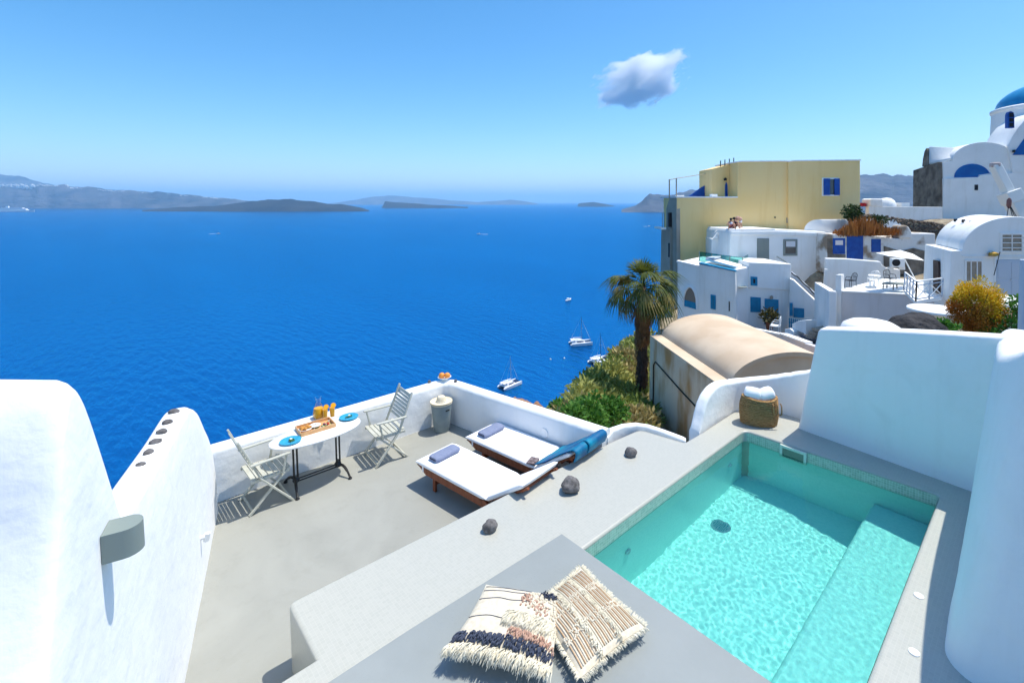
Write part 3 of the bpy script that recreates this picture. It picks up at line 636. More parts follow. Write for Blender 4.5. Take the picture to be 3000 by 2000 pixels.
# ---- breakfast
def lz(name, prof, mt, c, parent=None, n=28, **k):
    m = M(); m.lathe(prof, n, c); return ob(name, m, mt, parent, smooth=True, **k)
for i, (x, y) in enumerate([(.80, 0), (0, 0)]):
    p = [onz(851, 1292, TZ + .01), onz(1022, 1222, TZ + .01)][i]; c = Vector((p.x, p.y, TZ + .0005))
    pl_ = thing('dinner_plate', ['blue glazed plate on the left end of the table', 'blue glazed plate on the right end of the table'][i], 'plate', c, 'blue plates')
    lz('dish', [(.05, 0), (.07, .002), (.115, .014), (.128, .020), (.126, .024), (.11, .018), (.07, .007), (.0, .006)], PLATE, c, pl_)
    m = M(); rr = random.Random(i)
    for k in range(9): a = rr.random() * 6.28; r_ = rr.random() * .035; m.add(*[(lambda R_: ([c + v * .016 * rr.uniform(.6, 1.2) + Vector((r_ * math.cos(a) * 1.3, r_ * math.sin(a), .018)) for v in R_[0]], R_[1]))(([Vector(q) for q in ((1, 0, 0), (0, 1, .3), (-1, 0, .5), (0, -1, 0), (0, 0, 1.2))], [(0, 1, 4), (1, 2, 4), (2, 3, 4), (3, 0, 4), (0, 3, 2, 1)]))][0])
    g = ob('salad_garnish', m, DGREEN, None, at=c + UP * .012); tag(g, ['small dark leafy garnish on the left blue plate', 'small dark leafy garnish on the right blue plate'][i], 'food', 'garnish on the plates')
    q = M(); q.add([c + Vector((a * .014 + .01, b * .014 + .012, .026 + cc * .014)) for a in (-1, 1) for b in (-1, 1) for cc in (0, 1)], [(0, 1, 3, 2), (4, 6, 7, 5), (0, 4, 5, 1), (2, 3, 7, 6), (0, 2, 6, 4), (1, 5, 7, 3)])
    tag(ob('cheese_cube', q, CHINA, None, bev=.003, at=c + UP * .02), ['white cheese cube on the garnish of the left plate', 'white cheese cube on the garnish of the right plate'][i], 'food', 'cheese on the plates')
# tray
tc0 = onz(925, 1250, TZ + .02); TCt = Vector((tc0.x, tc0.y, TZ)); rzt = R(-2); ex = Vector((math.cos(rzt), math.sin(rzt), 0)); ey = Vector((-math.sin(rzt), math.cos(rzt), 0))
tr_ = thing('breakfast_tray', 'light pine serving tray holding breakfast in the middle of the table', 'tray', TCt)
rmx = Matrix.Rotation(rzt, 3, 'Z')
m = M(); m.box(TCt + UP * .006, (.43, .29, .010), rm=rmx); ob('tray_base', m, TRAYW, tr_)
for a, b, sx_, sy_ in ((0, -.14, .44, .012), (0, .14, .44, .012), (-.214, 0, .012, .268), (.214, 0, .012, .268)):
    m = M(); m.box(TCt + ex * a + ey * b + UP * .026, (sx_, sy_, .05), rm=rmx); ob('tray_side', m, TRAYW, tr_, bev=.002, seg=1)
def onT(a, b, h=.012): return TCt + ex * a + ey * b + UP * h
m = M(); m.lathe([(.05, 0), (.055, .004), (.078, .035), (.085, .045), (.080, .046), (.07, .034), (.0, .03)], 26, onT(-.135, -.03)); tag(ob('pastry_bowl', m, CHINA, smooth=True, at=onT(-.135, -.03)), 'white bowl full of bread on the left of the tray', 'bowl')
rr = random.Random(5)
for k in range(7):
    a = k * .9; r_ = .045 if k < 6 else 0; o = bpy.data.objects.new('bread_roll', data(rockmesh(.032, .022, .019, k + 40, 2, .15), 'bread_roll', BREAD, True, 60)); link(o, None, onT(-.135 + r_ * math.cos(a), -.03 + r_ * math.sin(a), .045 + .008 * (k % 2))); o.rotation_euler = (rr.uniform(-.3, .3), rr.uniform(-.3, .3), a)
    tag(o, 'golden bread piece heaped in the white bowl on the tray', 'bread', 'bread pieces in the bowl')
m = M(); m.box(onT(-.11, .075, .026), (.10, .07, .004), rm=rmx); 
m = M(); m.lathe([(.045, 0), (.05, .003), (.07, .03), (.066, .032), (.05, .02), (.0, .018)], 26, onT(.0, .02)); tag(ob('yogurt_bowl', m, CHINA, smooth=True, at=onT(.0, .02)), 'white bowl of yogurt in the middle of the tray', 'bowl')
lz('yogurt', [(.058, .026), (.05, .030), (.02, .033), (.0, .034)], CHINA, onT(.0, .02), bpy.data.objects['yogurt_bowl'])
m = M(); m.lathe([(.008, .034), (.007, .04), (0, .042)], 8, onT(.0, .02)); ob('berry', m, DARK, bpy.data.objects['yogurt_bowl'], smooth=True)
m = M(); rr = random.Random(9)
m2 = M(); m3 = M(); m4 = M()
for k in range(60):
    q = onT(rr.uniform(-.05, .19), rr.uniform(-.11, .0) if k < 40 else rr.uniform(-.11, .10), rr.uniform(.012, .03)); s = rr.uniform(.008, .016)
    (m if k % 4 < 2 else m2 if k % 4 == 2 else m3).box(q, (s * 1.4, s, s * .8), rr.random() * 3)
tag(kind(ob('salad_leaves', m, DGREEN, at=onT(.08, -.05)), 'stuff'), 'loose green salad scattered on the tray', 'food'); tag(kind(ob('cheese_crumbs', m2, CHINA, at=onT(.08, -.05)), 'stuff'), 'white cheese crumbs over the tray salad', 'food')
tag(kind(ob('vegetable_bits', m3, mat('courgette', (.55, .62, .30), .6), at=onT(.08, -.05)), 'stuff'), 'pale green vegetable bits over the tray salad', 'food')
for i, (a, b) in enumerate([(.15, -.02), (.11, .0)]):
    o = bpy.data.objects.new('tomato', data(rockmesh(.02, .02, .016, 60 + i, 2, .05), 'tomato', [TOMATO, mat('red_onion', (.16, .02, .09), .4)][i], True, 80)); link(o, None, onT(a, b, .013)); tag(o, ['red tomato near the right end of the tray', 'dark purple onion half beside the red tomato'][i], 'food')
# carafe and juice glasses behind the tray
cpos = Vector((0, 0, 0)); p = onz(934, 1222, TZ); cpos = Vector((p.x, p.y, TZ))
cf = thing('juice_carafe', 'glass carafe half full of orange juice behind the tray', 'carafe', cpos)
CK = 1.35; prof = [(.030, .001), (.052, .004), (.058, .03), (.055, .07), (.040, .12), (.026, .165), (.026, .19), (.038, .222)]
m = M(); m.lathe([(a * CK, b * CK) for a, b in prof], 28, cpos, cap=False); ob('glass_body', m, GLASS, cf, smooth=True)
lz('juice', [(a * CK, b * CK) for a, b in [(.0, .009), (.049, .009), (.0555, .03), (.0525, .07), (.0445, .105), (.0, .105)]], JUICE, cpos, cf)
for i, (x, y) in enumerate([(953, 1224), (974, 1219)]):
    p = onz(x, y, TZ); g = Vector((p.x, p.y, TZ)); gt = thing('juice_glass', ['tall juice glass with an orange slice, next to the carafe', 'tall juice glass with an orange slice, farther right of the carafe'][i], 'glass', g, 'juice glasses')
    m = M(); m.lathe([(.030, .001), (.039, .15)], 24, g, cap=False); ob('tumbler', m, GLASS, gt, smooth=True); lz('juice', [(0, .004), (.0285, .004), (.0365, .132), (0, .132)], JUICE, g, gt)
    m = M(); cc = g + Vector((.012, -.012, .165)); fd = (EYE - cc).normalized(); u = fd.cross(UP).normalized(); v = u.cross(fd)
    m.loft([[cc + fd * h + (u * math.cos(a * math.pi / 10) + v * math.sin(a * math.pi / 10)) * .034 for a in range(20)] for h in (-.003, .003)]); ob('orange_slice', m, JUICE, gt, smooth=True, ang=40)
# fruit bowl on the parapet corner
p = onz(1298, 1118, .70); fb = Vector((p.x + .06, p.y + .05, .698)); lzb = tag(lz('fruit_bowl', [(.05, 0), (.055, .004), (.04, .02), (.09, .045), (.115, .065), (.108, .066), (.08, .048), (.0, .03)], CHINA, fb, None, at=fb), 'white footed bowl with two oranges on the parapet corner', 'bowl')
for i, (a, b) in enumerate([(-.045, .02), (.045, -.015)]):
    o = bpy.data.objects.new('orange', data(rockmesh(.052, .052, .05, 80 + i, 3, .02), 'orange', ORNG, True, 80)); q = RT * a * 1.05; link(o, None, fb + Vector((q.x, q.y, .05))); tag(o, ['left one of the two oranges in the white bowl', 'right one of the two oranges in the white bowl'][i], 'fruit', 'oranges in the bowl')

# ---- bin and straw hat
p = onz(1150 + 500 / 3.336, 1050 + 690 / 3.336, 0); BC = Vector((4.055, 7.0, 0)); bn = thing('laundry_bin', 'round grey canvas bin in the corner of the parapet', 'bin', BC)
lz('bin_body', [(.125, .001), (.13, .01), (.15, .25), (.168, .46), (.160, .462), (.12, .02), (0, .02)], BING, BC, bn, 40)
lz('lid', [(.0, .462), (.172, .462), (.178, .470), (.172, .482), (.0, .486)], STRAW, BC, bn, 40)
hd = RT * .13 - FH * .10
m = M(); q = BC + Vector((hd.x, hd.y, .38)); m.box(q + Vector((-.003, 0, 0)), (.012, .075, .022), math.atan2(hd.y, hd.x)); ob('handle_slot', m, DARK, bn, bev=.004)
H0 = BC + UP * .486; ht = thing('straw_hat', 'cream straw sun hat lying on the grey bin', 'hat', H0)
lz('brim', [(.0, .001), (.165, .002), (.182, .012), (.18, .016), (.16, .008), (.09, .006), (0, .006)], STRAW, H0, ht, 40)
lz('crown', [(.082, .006), (.080, .03), (.074, .065), (.055, .092), (.025, .102), (0, .103)], STRAW, H0, ht, 32)
m = M(); m.lathe([(.083, .008), (.084, .01), (.0825, .026), (.081, .026)], 32, H0); ob('hat_band', m, CHINA, ht, smooth=True)

# ---- sun loungers
def lounger(o0, ang, label):
    """o0 = foot-left corner on the floor; x to the right, y towards the foot end negative"""
    t = thing('sun_lounger', label, 'sun lounger', (0, 0, 0), 'sun loungers')
    Wd, L, z0 = .62, 1.34, .27
    for x in (.03, Wd - .03):
        m = M(); m.prism([(x - .014, .04, z0), (x - .014, -.02, z0 - .015), (x - .014, -.16, z0 - .085), (x - .014, -L - .26, z0 - .085), (x - .014, -L - .26, z0)], (.028, 0, 0)); ob('side_rail', m, WOOD, t, bev=.003, seg=1)
    for y in (-.30, -L - .16):
        for x in (.055, Wd - .055):
            m = M(); m.box((x, y, (z0 - .02) / 2), (.03, .055, z0 - .02)); ob('leg', m, WOOD, t, bev=.003, seg=1)
        m = M(); m.bar((.055, y, .10), (Wd - .055, y, .10), .02, .04); ob('crossbar', m, WOOD, t)
    for k in range(11):
        m = M(); m.box((Wd / 2, -.04 - k * .125, z0 + .006), (Wd - .02, .07, .014)); ob('deck_slat', m, WOOD, t)
    def cushion(name, y0, y1, za, zb, th=.062):
        m = M(); n = 14; k2 = 8; secs = []
        d = Vector((0, y1 - y0, zb - za)); ln = d.length; d.normalize(); nn = Vector((0, -d.z, d.y)); nn = nn if nn.z > 0 else -nn
        for i in range(n + 1):
            f = i / n; e = min(f, 1 - f) * ln; sq = 1 if e > .03 else math.sqrt(max(0, 1 - (1 - e / .03) ** 2)) * .9 + .1
            c = Vector((Wd / 2, y0, za)) + d * (f * ln) + nn * (th / 2)
            sec = []
            for a in range(20):
                an = 2 * math.pi * a / 20; cx = math.copysign(abs(math.cos(an)) ** .22, math.cos(an)); sx_ = math.copysign(abs(math.sin(an)) ** .45, math.sin(an))
                sec.append(c + Vector((cx * (Wd / 2 + .005) * (1 if e > .02 else .985), 0, 0)) + nn * (sx_ * th / 2 * sq * (1 + .05 * nz((f * 9, a * .7, L), 1, 2))))
            secs.append(sec)
        m.loft(secs); return ob(name, m, MATT, t, smooth=True, ang=70)
    cushion('mattress', .04, -L, z0 + .014, z0 + .014)
    hy, hz = -L - .60, z0 + .41
    cushion('back_mattress', -L - .005, hy, z0 + .016, hz)
    for x in (.06, Wd - .06):
        m = M(); m.bar((x, -L + .03, z0 + .0), (x, hy - .015, hz - .02), .026, .035, (1, 0, 0)); ob('back_frame', m, WOOD, t, bev=.003, seg=1)
    for k in range(4):
        f = .2 + k * .22; m = M(); m.bar((.05, -L + (hy + L) * f, z0 + (hz - z0) * f - .016), (Wd - .05, -L + (hy + L) * f, z0 + (hz - z0) * f - .016), .012, .05, Vector((0, .8, .6))); ob('back_slat', m, WOOD, t)
    m = M(); m.bar((.06, -L - .20, z0 + .11), (.06, -L - .24, z0 - .03), .015, .02); ob('prop', m, WOOD, t)
    m = M(); m.box((.03 - .0155, -.10, z0 - .02), (.004, .03, .07)); ob('strap', m, MATT, t)
    t.location = o0; t.rotation_euler = (0, 0, ang); WL[t.name] = Vector(o0); return t
LA = math.atan2(.17, 1.32)
l1 = lounger((3.0, 5.83, .001), LA, 'wooden sun lounger with white mattress nearest the middle of the terrace'); l2 = lounger((3.85, 5.93, .001), LA, 'wooden sun lounger with white mattress beside the right parapet, draped with a blue towel')
def lw(l, x, y, z): return l.location + Matrix.Rotation(LA, 3, 'Z') @ Vector((x, y, z))
MZ = .27 + .014 + .062
def towelroll(l, label):
    m = M(); n = 16; c = lw(l, .30, -.20, MZ + .001); ax = Matrix.Rotation(LA, 3, 'Z') @ Vector((1, 0, 0)); ay = Matrix.Rotation(LA, 3, 'Z') @ Vector((0, 1, 0))
    secs = []
    for i in range(11):
        f = i / 10 - .5; e = min(i, 10 - i) / 10; q = 1 if e > .05 else .82
        secs.append([c + ax * f * .40 + ay * (.095 * math.copysign(abs(math.cos(2 * math.pi * a / n)) ** .45, math.cos(2 * math.pi * a / n)) * q) + UP * (.034 + .034 * math.copysign(abs(math.sin(2 * math.pi * a / n)) ** .6, math.sin(2 * math.pi * a / n)) * q * (1 + .06 * nz((i * .6, a, 3), 1, 2))) for a in range(n)])
    m.loft(secs); t = thing('folded_towel', label, 'towel', c, 'blue grey towels'); ob('towel_body', m, TOWG, t, smooth=True, ang=60)
    m = M()
    for s in (-1,): m.loft([[c + ax * (-.2005) + ay * (.07 * math.cos(a * math.pi / 8)) + UP * (.034 + .006 * math.sin(a * math.pi / 8)) + ax * h for a in range(16)] for h in (-.003, .002)])
    ob('crease_shade', m, CLB, t)  # near-black insert painting the shade inside the towel's fold
towelroll(l1, 'folded blue grey towel on the near sun lounger'); towelroll(l2, 'folded blue grey towel on the lounger beside the parapet')
# blue towel over the second lounger's back
def drape(off, x0, x1, label, sag, mt):
    m = M(); rows = []; L = 1.34
    prof = [(-L + .10, MZ + .012), (-L + .02, MZ + .02), (-L - .12, MZ + .095), (-L - .26, MZ + .19), (-L - .42, MZ + .30), (-L - .57, MZ + .405), (-L - .62, MZ + .42), (-L - .66, MZ + .395), (-L - .665, MZ + .345), (-L - .645, MZ + .29), (-L - .64, MZ + .27)]
    pp = smoothpath([(0, a, b) for a, b in prof], 4)
    for i in range(15):
        x = x0 + (x1 - x0) * i / 14
        rows.append([lw(l2, x + .006 * nz((i * .5, p.z * 5, off), 1, 2), p.y - off + .008 * nz((x * 6, p.z * 4, 1 + off), 1, 2), p.z + off + .010 * nz((x * 5, p.y * 5, 2), 1, 2)) for p in pp[sag:]])
    m.sheet(rows); o = ob('velvet_towel', m, mt, smooth=True, ang=0, at=lw(l2, .3, -1.6, .3)); s = o.modifiers.new('thick', 'SOLIDIFY'); s.thickness = .010; tag(o, label, 'towel'); return o
drape(.010, -.01, .63, 'blue velvet towel draped over the lounger back beside the parapet', 4, TOWB)
drape(.026, .24, .65, 'folded upper layer of blue velvet towel over the lounger head', 16, TOWB)
m = M(); c = lw(l2, .07, -1.24, MZ + .012); m.box(c, (.16, .12, .02), LA + .3); b_ = tag(ob('book', m, mat('patterned_cover', (.05, .03, .03), .6, (.25, .2, .2), 30), at=c - UP * .01), 'dark patterned book at the head of the lounger beside the parapet', 'book')
# ---- wall fittings
lc = wp(3.80, 2.18, 0); 
def lamp(s, z, label, k=1.0):
    c = wp(s, z, .001); t = thing('wall_lamp', label, 'lamp', c, 'sage wall lamps'); m = M(); poly = []
    w_, dp = .085 * k, .17 * k
    out = [(-w_, 0), (w_, 0), (w_, dp * .55)] + [(w_ * math.cos(a * math.pi / 10), dp * .55 + w_ * .95 * math.sin(a * math.pi / 10)) for a in range(1, 10)] + [(-w_, dp * .55)]
    m.prism([c + U0 * a + N0 * b - UP * .085 * k for a, b in out], UP * .17 * k); ob('shade', m, LAMPG, t, smooth=True, ang=40)
    m = M(); m.box(c + N0 * .004, (.008, .12 * k, .11 * k), math.atan2(N0.y, N0.x)); ob('back_plate', m, DARK, t); return t
lamp(3.68, 2.16, 'sage green half round wall lamp on the curved white wall', .82); lamp(3.95, 1.22, 'lower sage green wall lamp cut by the bottom edge', .82)
c = wp(1.03, .52, .0); sp = thing('wall_spotlight', 'tiny white spotlight low on the curved white wall', 'lamp', c); m = M(); m.tube([c, c + N0 * .05], .022, 12); ob('spot_base', m, PLAS, sp, smooth=True, ang=40); m = M(); m.tube([c + N0 * .045 - UP * .045, c + N0 * .06 + UP * .03], .024, 12); ob('spot_head', m, PLAS, sp, smooth=True, ang=40)
# round socket on the parapet
q0 = Vector((4.30, 7.04, 0)); tdir = (Vector((4.80, 4.12, 0)) - q0).normalized(); ninn = Vector((tdir.y, -tdir.x, 0)); ninn = ninn if ninn.x < 0 else -ninn
best = min((abs(proj(q0 + tdir * s + UP * .40)[0] - 1594), s) for s in [i * .02 for i in range(150)]); c = q0 + tdir * best[1] + UP * .42
m = M(); secs = []
for r_, h in ((.07, -.01), (.07, .014), (.064, .018), (.05, .012)):
    secs.append([c + ninn * h + tdir * r_ * math.cos(a * math.pi / 14) + UP * r_ * math.sin(a * math.pi / 14) for a in range(28)])
m.loft(secs); tag(ob('round_vent', m, WHITE, smooth=True, at=c), 'round white wall fitting on the inner face of the right parapet', 'fitting')

# ---- straw bag with white towels
b0 = onz(2222, 1238, .55); BG = Vector((b0.x, b0.y, .551)); bag = thing('straw_bag', 'woven straw basket bag holding white towels on the pool corner', 'bag', BG)
ub = Vector((math.cos(R(-57)), math.sin(R(-57)), 0)); vb = Vector((-ub.y, ub.x, 0)); m = M(); secs = []; n = 36
hts = [0, .01, .03, .07, .12, .17, .22, .26, .285, .283, .20, .05]; BS = 1.14

for i, h in enumerate(hts):
    f = min(1, h / .285); a_ = BS * .215 * (1 + .20 * math.sin(f * 2.2)) * (.94 if i == 0 else 1) * (1 - .18 * f); b_ = BS * .135 * (1 + .25 * math.sin(f * 2.4)) * (1 - .22 * f)
    if i >= 9: a_ -= .012; b_ -= .012
    secs.append([BG + ub * a_ * math.cos(t_) + vb * b_ * math.sin(t_) + UP * BS * 1.25 * (h + .012 * math.sin(2 * t_ + 1) * f) + ub * .01 * nz((math.cos(t_) * 2, math.sin(t_) * 2, h * 9), 1, 2) for t_ in [2 * math.pi * k / n for k in range(n)]])
m.loft(secs); ob('basket', m, RAFFIA, bag, smooth=True, ang=0)
m = M(); rb_ = []
for k in range(16): # coil rows
    h = .012 + k * .0172; f = h / .285; a_ = BS * .217 * (1 + .20 * math.sin(f * 2.2)) * (1 - .18 * f); b_ = BS * .137 * (1 + .25 * math.sin(f * 2.4)) * (1 - .22 * f)
    pts = [BG + ub * a_ * math.cos(t_) + vb * b_ * math.sin(t_) + UP * BS * 1.25 * (h + .012 * math.sin(2 * t_ + 1) * f) + ub * .01 * nz((math.cos(t_) * 2, math.sin(t_) * 2, h * 9), 1, 2) for t_ in [2 * math.pi * j / 40 for j in range(41)]]
    m = M(); m.tube(pts, .0125, 6, cap=False); ob('woven_coil', m, RAFFIA, bag, smooth=True, ang=0)
for k, aa in enumerate((-.35, .25)):
    q = BG - vb * 0; c = BG - FH * .15 + RT * (.13 + .06 * k) + UP * .08; m = M(); m.tube(smoothpath([c + UP * .27, c + UP * .25 - FH * .035, c + UP * .14 - FH * .045 + RT * .01, c + UP * .13 - FH * .045 + RT * .055, c + UP * .24 - FH * .03 + RT * .06, c + UP * .27 + RT * .05], 5), .009, 8); ob('handle', m, RAFFIA, bag, smooth=True)
for k, (dx, dv, hh, tl) in enumerate([(-.085, 0, .425, -.35), (.085, .01, .43, .5)]):
    c = BG + ub * dx + vb * dv + UP * hh; m = M(); secs = []
    ax = (ub * math.cos(tl) + vb * math.sin(tl) * .6 + UP * (.25 if k else -.05)).normalized(); ay = UP.cross(ax).normalized(); az = ax.cross(ay)
    for i in range(13):
        f = i / 12 - .5; q = math.sqrt(max(.02, 1 - (2 * f) ** 6)); secs.append([c + ax * f * .26 + ay * .105 * q * math.cos(a) + az * (.10 * q * math.sin(a) * (1 + .12 * nz((i * .5, a, k), 1, 2))) for a in [2 * math.pi * j / 20 for j in range(20)]])
    m.loft(secs); tag(ob('white_towel', m, MATT, smooth=True, ang=0, at=c), ['left of the two white rolled towels sticking out of the straw bag', 'right of the two white rolled towels sticking out of the straw bag'][k], 'towel', 'white towels in the bag')
# ================================================================== CUSHIONS
CREAM = mat('cream_wool', (.62, .55, .43), .95, (.72, .66, .54), 30, .5, 150, bd=.004); NAVY = mat('navy_wool', (.035, .045, .075), .95, (.08, .095, .14), 60)
PINK = mat('rose_wool', (.42, .25, .18), .95, (.52, .34, .26), 40); TAN = mat('tan_wool', (.46, .29, .155), .95, (.56, .38, .23), 60); IVORY = mat('ivory_shag', (.68, .62, .48), .95, (.76, .72, .60), 20)
class Cush:
    def __init__(s, cs, th, name, label, lift=0.0):
        s.c = [onz(x, y, .575 + th * .5 + lift) for x, y in cs]; s.th = th; ctr = sum(s.c, Vector((0, 0, 0))) / 4; s.t = thing(name, label, 'cushion', (ctr.x, ctr.y, .576), 'cushions on the grey slab')
        m = M(); n = 26
        def surf(sg):
            return [[s.p(i / n, k / n, sg) for k in range(n + 1)] for i in range(n + 1)]
        m.sheet(surf(1)); m.sheet([r[::-1] for r in surf(-1)]); s.b = ob('cover', m, CREAM, s.t, smooth=True, ang=0)
    def p(s, a, b, sg=1, lift=0.0):
        u, v = 2 * a - 1, 2 * b - 1; pin = .06
        uu = u * (1 - pin * (1 - v * v)); vv = v * (1 - pin * (1 - u * u)); a, b = (uu + 1) / 2, (vv + 1) / 2
        q = s.c[0] * (1 - a) * (1 - b) + s.c[1] * a * (1 - b) + s.c[2] * a * b + s.c[3] * (1 - a) * b
        h = s.th * .5 * max(0, (1 - abs(u) ** 2.2)) ** .5 * max(0, (1 - abs(v) ** 2.2)) ** .5 + .004
        return q + UP * (sg * h + lift + .006 * nz((a * 4, b * 4, s.th * 30), 1, 2) * sg)
    def strands(s, name, spec, mt, seed=0):
        """spec: list of (a, b, da, db, length, radius, droop)"""
        m = M(); rr = random.Random(seed)
        for a, b, da, db, ln, r_, dr in spec:
            p0 = s.p(min(1, max(0, a)), min(1, max(0, b))); ea = (s.c[1] - s.c[0]).normalized(); eb = (s.c[3] - s.c[0]).normalized()
            d = (ea * (da + rr.uniform(-.3, .3)) + eb * (db + rr.uniform(-.3, .3)) + UP * rr.uniform(.25, .8)).normalized()
            pts = [p0]
            for k in range(3):
                pts.append(pts[-1] + d * ln / 3); d = (d - UP * dr).normalized()
            for q in pts: q.z = max(q.z, .580)
            m.tube(pts, [r_, r_ * 1.1, r_ * .9, r_ * .5], 5)
        return kind(ob(name, m, mt, s.t, smooth=True, ang=0), 'stuff')
    def yarn(s, name, b, a0, a1, r_, mt, along='a', wob=.0):
        m = M(); pts = []
        for k in range(25):
            f = a0 + (a1 - a0) * k / 24; q = b + wob * math.sin(k * .5); pts.append(s.p(f, q, 1, r_ * .6) if along == 'a' else s.p(q, f, 1, r_ * .6))
        m.tube(pts, r_, 6); return ob(name, m, mt, s.t, smooth=True, ang=0)
rr = random.Random(21)
CA = Cush([(1424, 1712), (1656, 1748), (1618, 1972), (1308, 1900)], .17, 'fringed_cushion', 'cream cushion with navy loops, rose tufts and a long fringe on the grey slab', .012)
for b in (.07, .155, .31, .60): CA.yarn('grey_stripe', b, .03, .62, .0028, NAVY, wob=.006)
CA.strands('cream_fringe', [(rr.random(), 1.0 + rr.uniform(-.06, 0), -.1, 1, rr.uniform(.07, .12), .0032, .42) for _ in range(620)], IVORY, 1)
CA.strands('navy_loops', [(rr.uniform(-.02, 1.0), rr.uniform(.80, .91), -.05, .8, rr.uniform(.035, .055), .0055, .5) for _ in range(330)], NAVY, 2)
CA.strands('rose_tufts', [(rr.uniform(.52, 1.0), rr.uniform(.70, .79), 0, .8, rr.uniform(.03, .05), .0055, .5) for _ in range(130)] + [(rr.gauss(.60, .045), rr.gauss(.24, .045), 0, .5, .022, .007, .6) for _ in range(34)] + [(rr.gauss(.78, .045), rr.gauss(.36, .05), 0, .5, .022, .007, .6) for _ in range(40)], PINK, 3)
CA.strands('ivory_shag', [(rr.uniform(.45, 1.0), rr.uniform(.46, .62), -.2, .9, rr.uniform(.05, .08), .003, .42) for _ in range(560)], IVORY, 4)
CA.strands('cream_knots', [(rr.uniform(.62, .99), rr.uniform(.08, .42), .1, .5, .02, .0075, .7) for _ in range(130)], CREAM, 5)
CA.strands('navy_tuft', [(rr.gauss(.84, .04), rr.gauss(.10, .035), 0, .3, .03, .006, .4) for _ in range(60)], NAVY, 6)
CB = Cush([(1702, 1664), (1890, 1838), (1702, 1988), (1562, 1776)], .15, 'ribbed_cushion', 'tan ribbed cushion with ivory shag rows leaning by the fringed cushion')
for k in range(30):
    b = .05 + k * .031
    if any(abs(b - q) < .028 for q in (.34, .66)): continue
    CB.yarn('tan_rib' if k % 2 else 'ivory_rib', b, .05, .95, .0052, TAN if k % 2 else CREAM)
for q in (.34, .66): CB.strands('ivory_shag', [(rr.uniform(.0, 1.0), q + rr.uniform(-.03, .03), .3, .5, rr.uniform(.025, .045), .0032, .45) for _ in range(320)], IVORY, int(q * 100))
CB.strands('ivory_knots', [(f + rr.uniform(-.02, .02), rr.uniform(.03, .97), .2, .2, .016, .0075, .7) for f in (.30, .36, .62, .68) for _ in range(60)], CREAM, 9)
CB.strands('edge_fringe', [(1.0, rr.random(), 1, 0, rr.uniform(.03, .055), .0028, .35) for _ in range(260)] + [(rr.random(), 0.0, 0, -1, rr.uniform(.03, .05), .0028, .35) for _ in range(260)] + [(rr.random(), 1.0, 0, 1, rr.uniform(.03, .05), .0028, .35) for _ in range(240)] + [(0.0, rr.random(), -1, 0, rr.uniform(.03, .05), .0028, .35) for _ in range(220)], IVORY, 12)
# ================================================================== PLANTS
def leaves(m, c, rx, ry, rz, n, size, rnd, shell=.55, flat=0.0, tip=1.6):
    """many small leaf faces through an ellipsoid"""
    for _ in range(n):
        while True:
            q = Vector((rnd.uniform(-1, 1), rnd.uniform(-1, 1), rnd.uniform(-1, 1)))
            if shell < q.length < 1: break
        k = 1 + .25 * nz(q * 2 + Vector(c) * .7, 1, 2)
        p = Vector(c) + Vector((q.x * rx, q.y * ry, q.z * rz)) * k
        d = (q + Vector((rnd.uniform(-1, 1), rnd.uniform(-1, 1), rnd.uniform(-.6, 1)))).normalized(); u = d.cross(Vector((rnd.uniform(-1, 1), rnd.uniform(-1, 1), rnd.uniform(-1, 1)))).normalized(); s = size * rnd.uniform(.6, 1.3)
        m.add([p, p + d * s * tip * .5 + u * s * .45, p + d * s * tip, p + d * s * tip * .5 - u * s * .45], [(0, 1, 2, 3)])
SCRUB = leafmat('olive_scrub', (.17, .24, .045), (.42, .41, .12), .35, .25); SCRUBB = leafmat('brown_scrub', (.30, .25, .09), (.48, .39, .17), .5, .2); GREENL = leafmat('fig_leaf', (.06, .17, .02), (.15, .32, .05), 1.5, .3)
TWIG = mat('twig', (.09, .06, .035), .9)
rr = random.Random(4)
ms, mb = M(), M(); cnt = 0
while cnt < 560:
    x = rr.uniform(1600, 1915); d = rr.uniform(14.5, 38)
    r_ = (x - PX) / F * d
    if r_ < edge(d) + .05: continue
    z = ground(r_, d); p = rd(r_, d, z); q = proj(p)
    if q[1] > 1275 or q[1] < 950: continue
    s = rr.uniform(.28, .7) * (1 if d > 20 else .75); k = ms if nz((r_ * .35, d * .35, 8), 1, 2) > -.22 else mb
    leaves(k, p + UP * s * .35, s * 1.15, s * 1.15, s * .75, 75, .085 + d * .0022, rr, .3, tip=2.4); cnt += 1
tag(kind(ob('hillside_scrub', ms, SCRUB), 'stuff'), 'olive green scrub covering the steep slope beside the palm', 'scrub'); tag(kind(ob('dry_scrub', mb, SCRUBB), 'stuff'), 'brown dry scrub patches on the steep slope', 'scrub')
def shrub(p, s, n, mt, size, label, group, name='shrub', tall=.8, seed=0, cat='shrub'):
    rnd = random.Random(seed); t = thing(name, label, cat, p, group); m = M()
    for k in range(5):
        a = k * 1.3; e = Vector(p) + Vector((math.cos(a) * s * .5, math.sin(a) * s * .5, s * tall * rnd.uniform(.7, 1.2))); m.tube([p, (Vector(p) + e) / 2 + Vector((rnd.uniform(-.1, .1) * s, rnd.uniform(-.1, .1) * s, 0)), e], [.03 * s, .02 * s, .008 * s], 5)
    ob('stem', m, TWIG, t, smooth=True); m = M()
    for k in range(7):
        a = rnd.random() * 6.28; q = Vector(p) + Vector((math.cos(a) * s * .5 * rnd.random() ** .5, math.sin(a) * s * .5 * rnd.random() ** .5, s * tall * rnd.uniform(.5, 1.25))); leaves(m, q, s * .42, s * .42, s * .34, n // 7, size, rnd, .2)
    ob('foliage', m, mt, t); return t
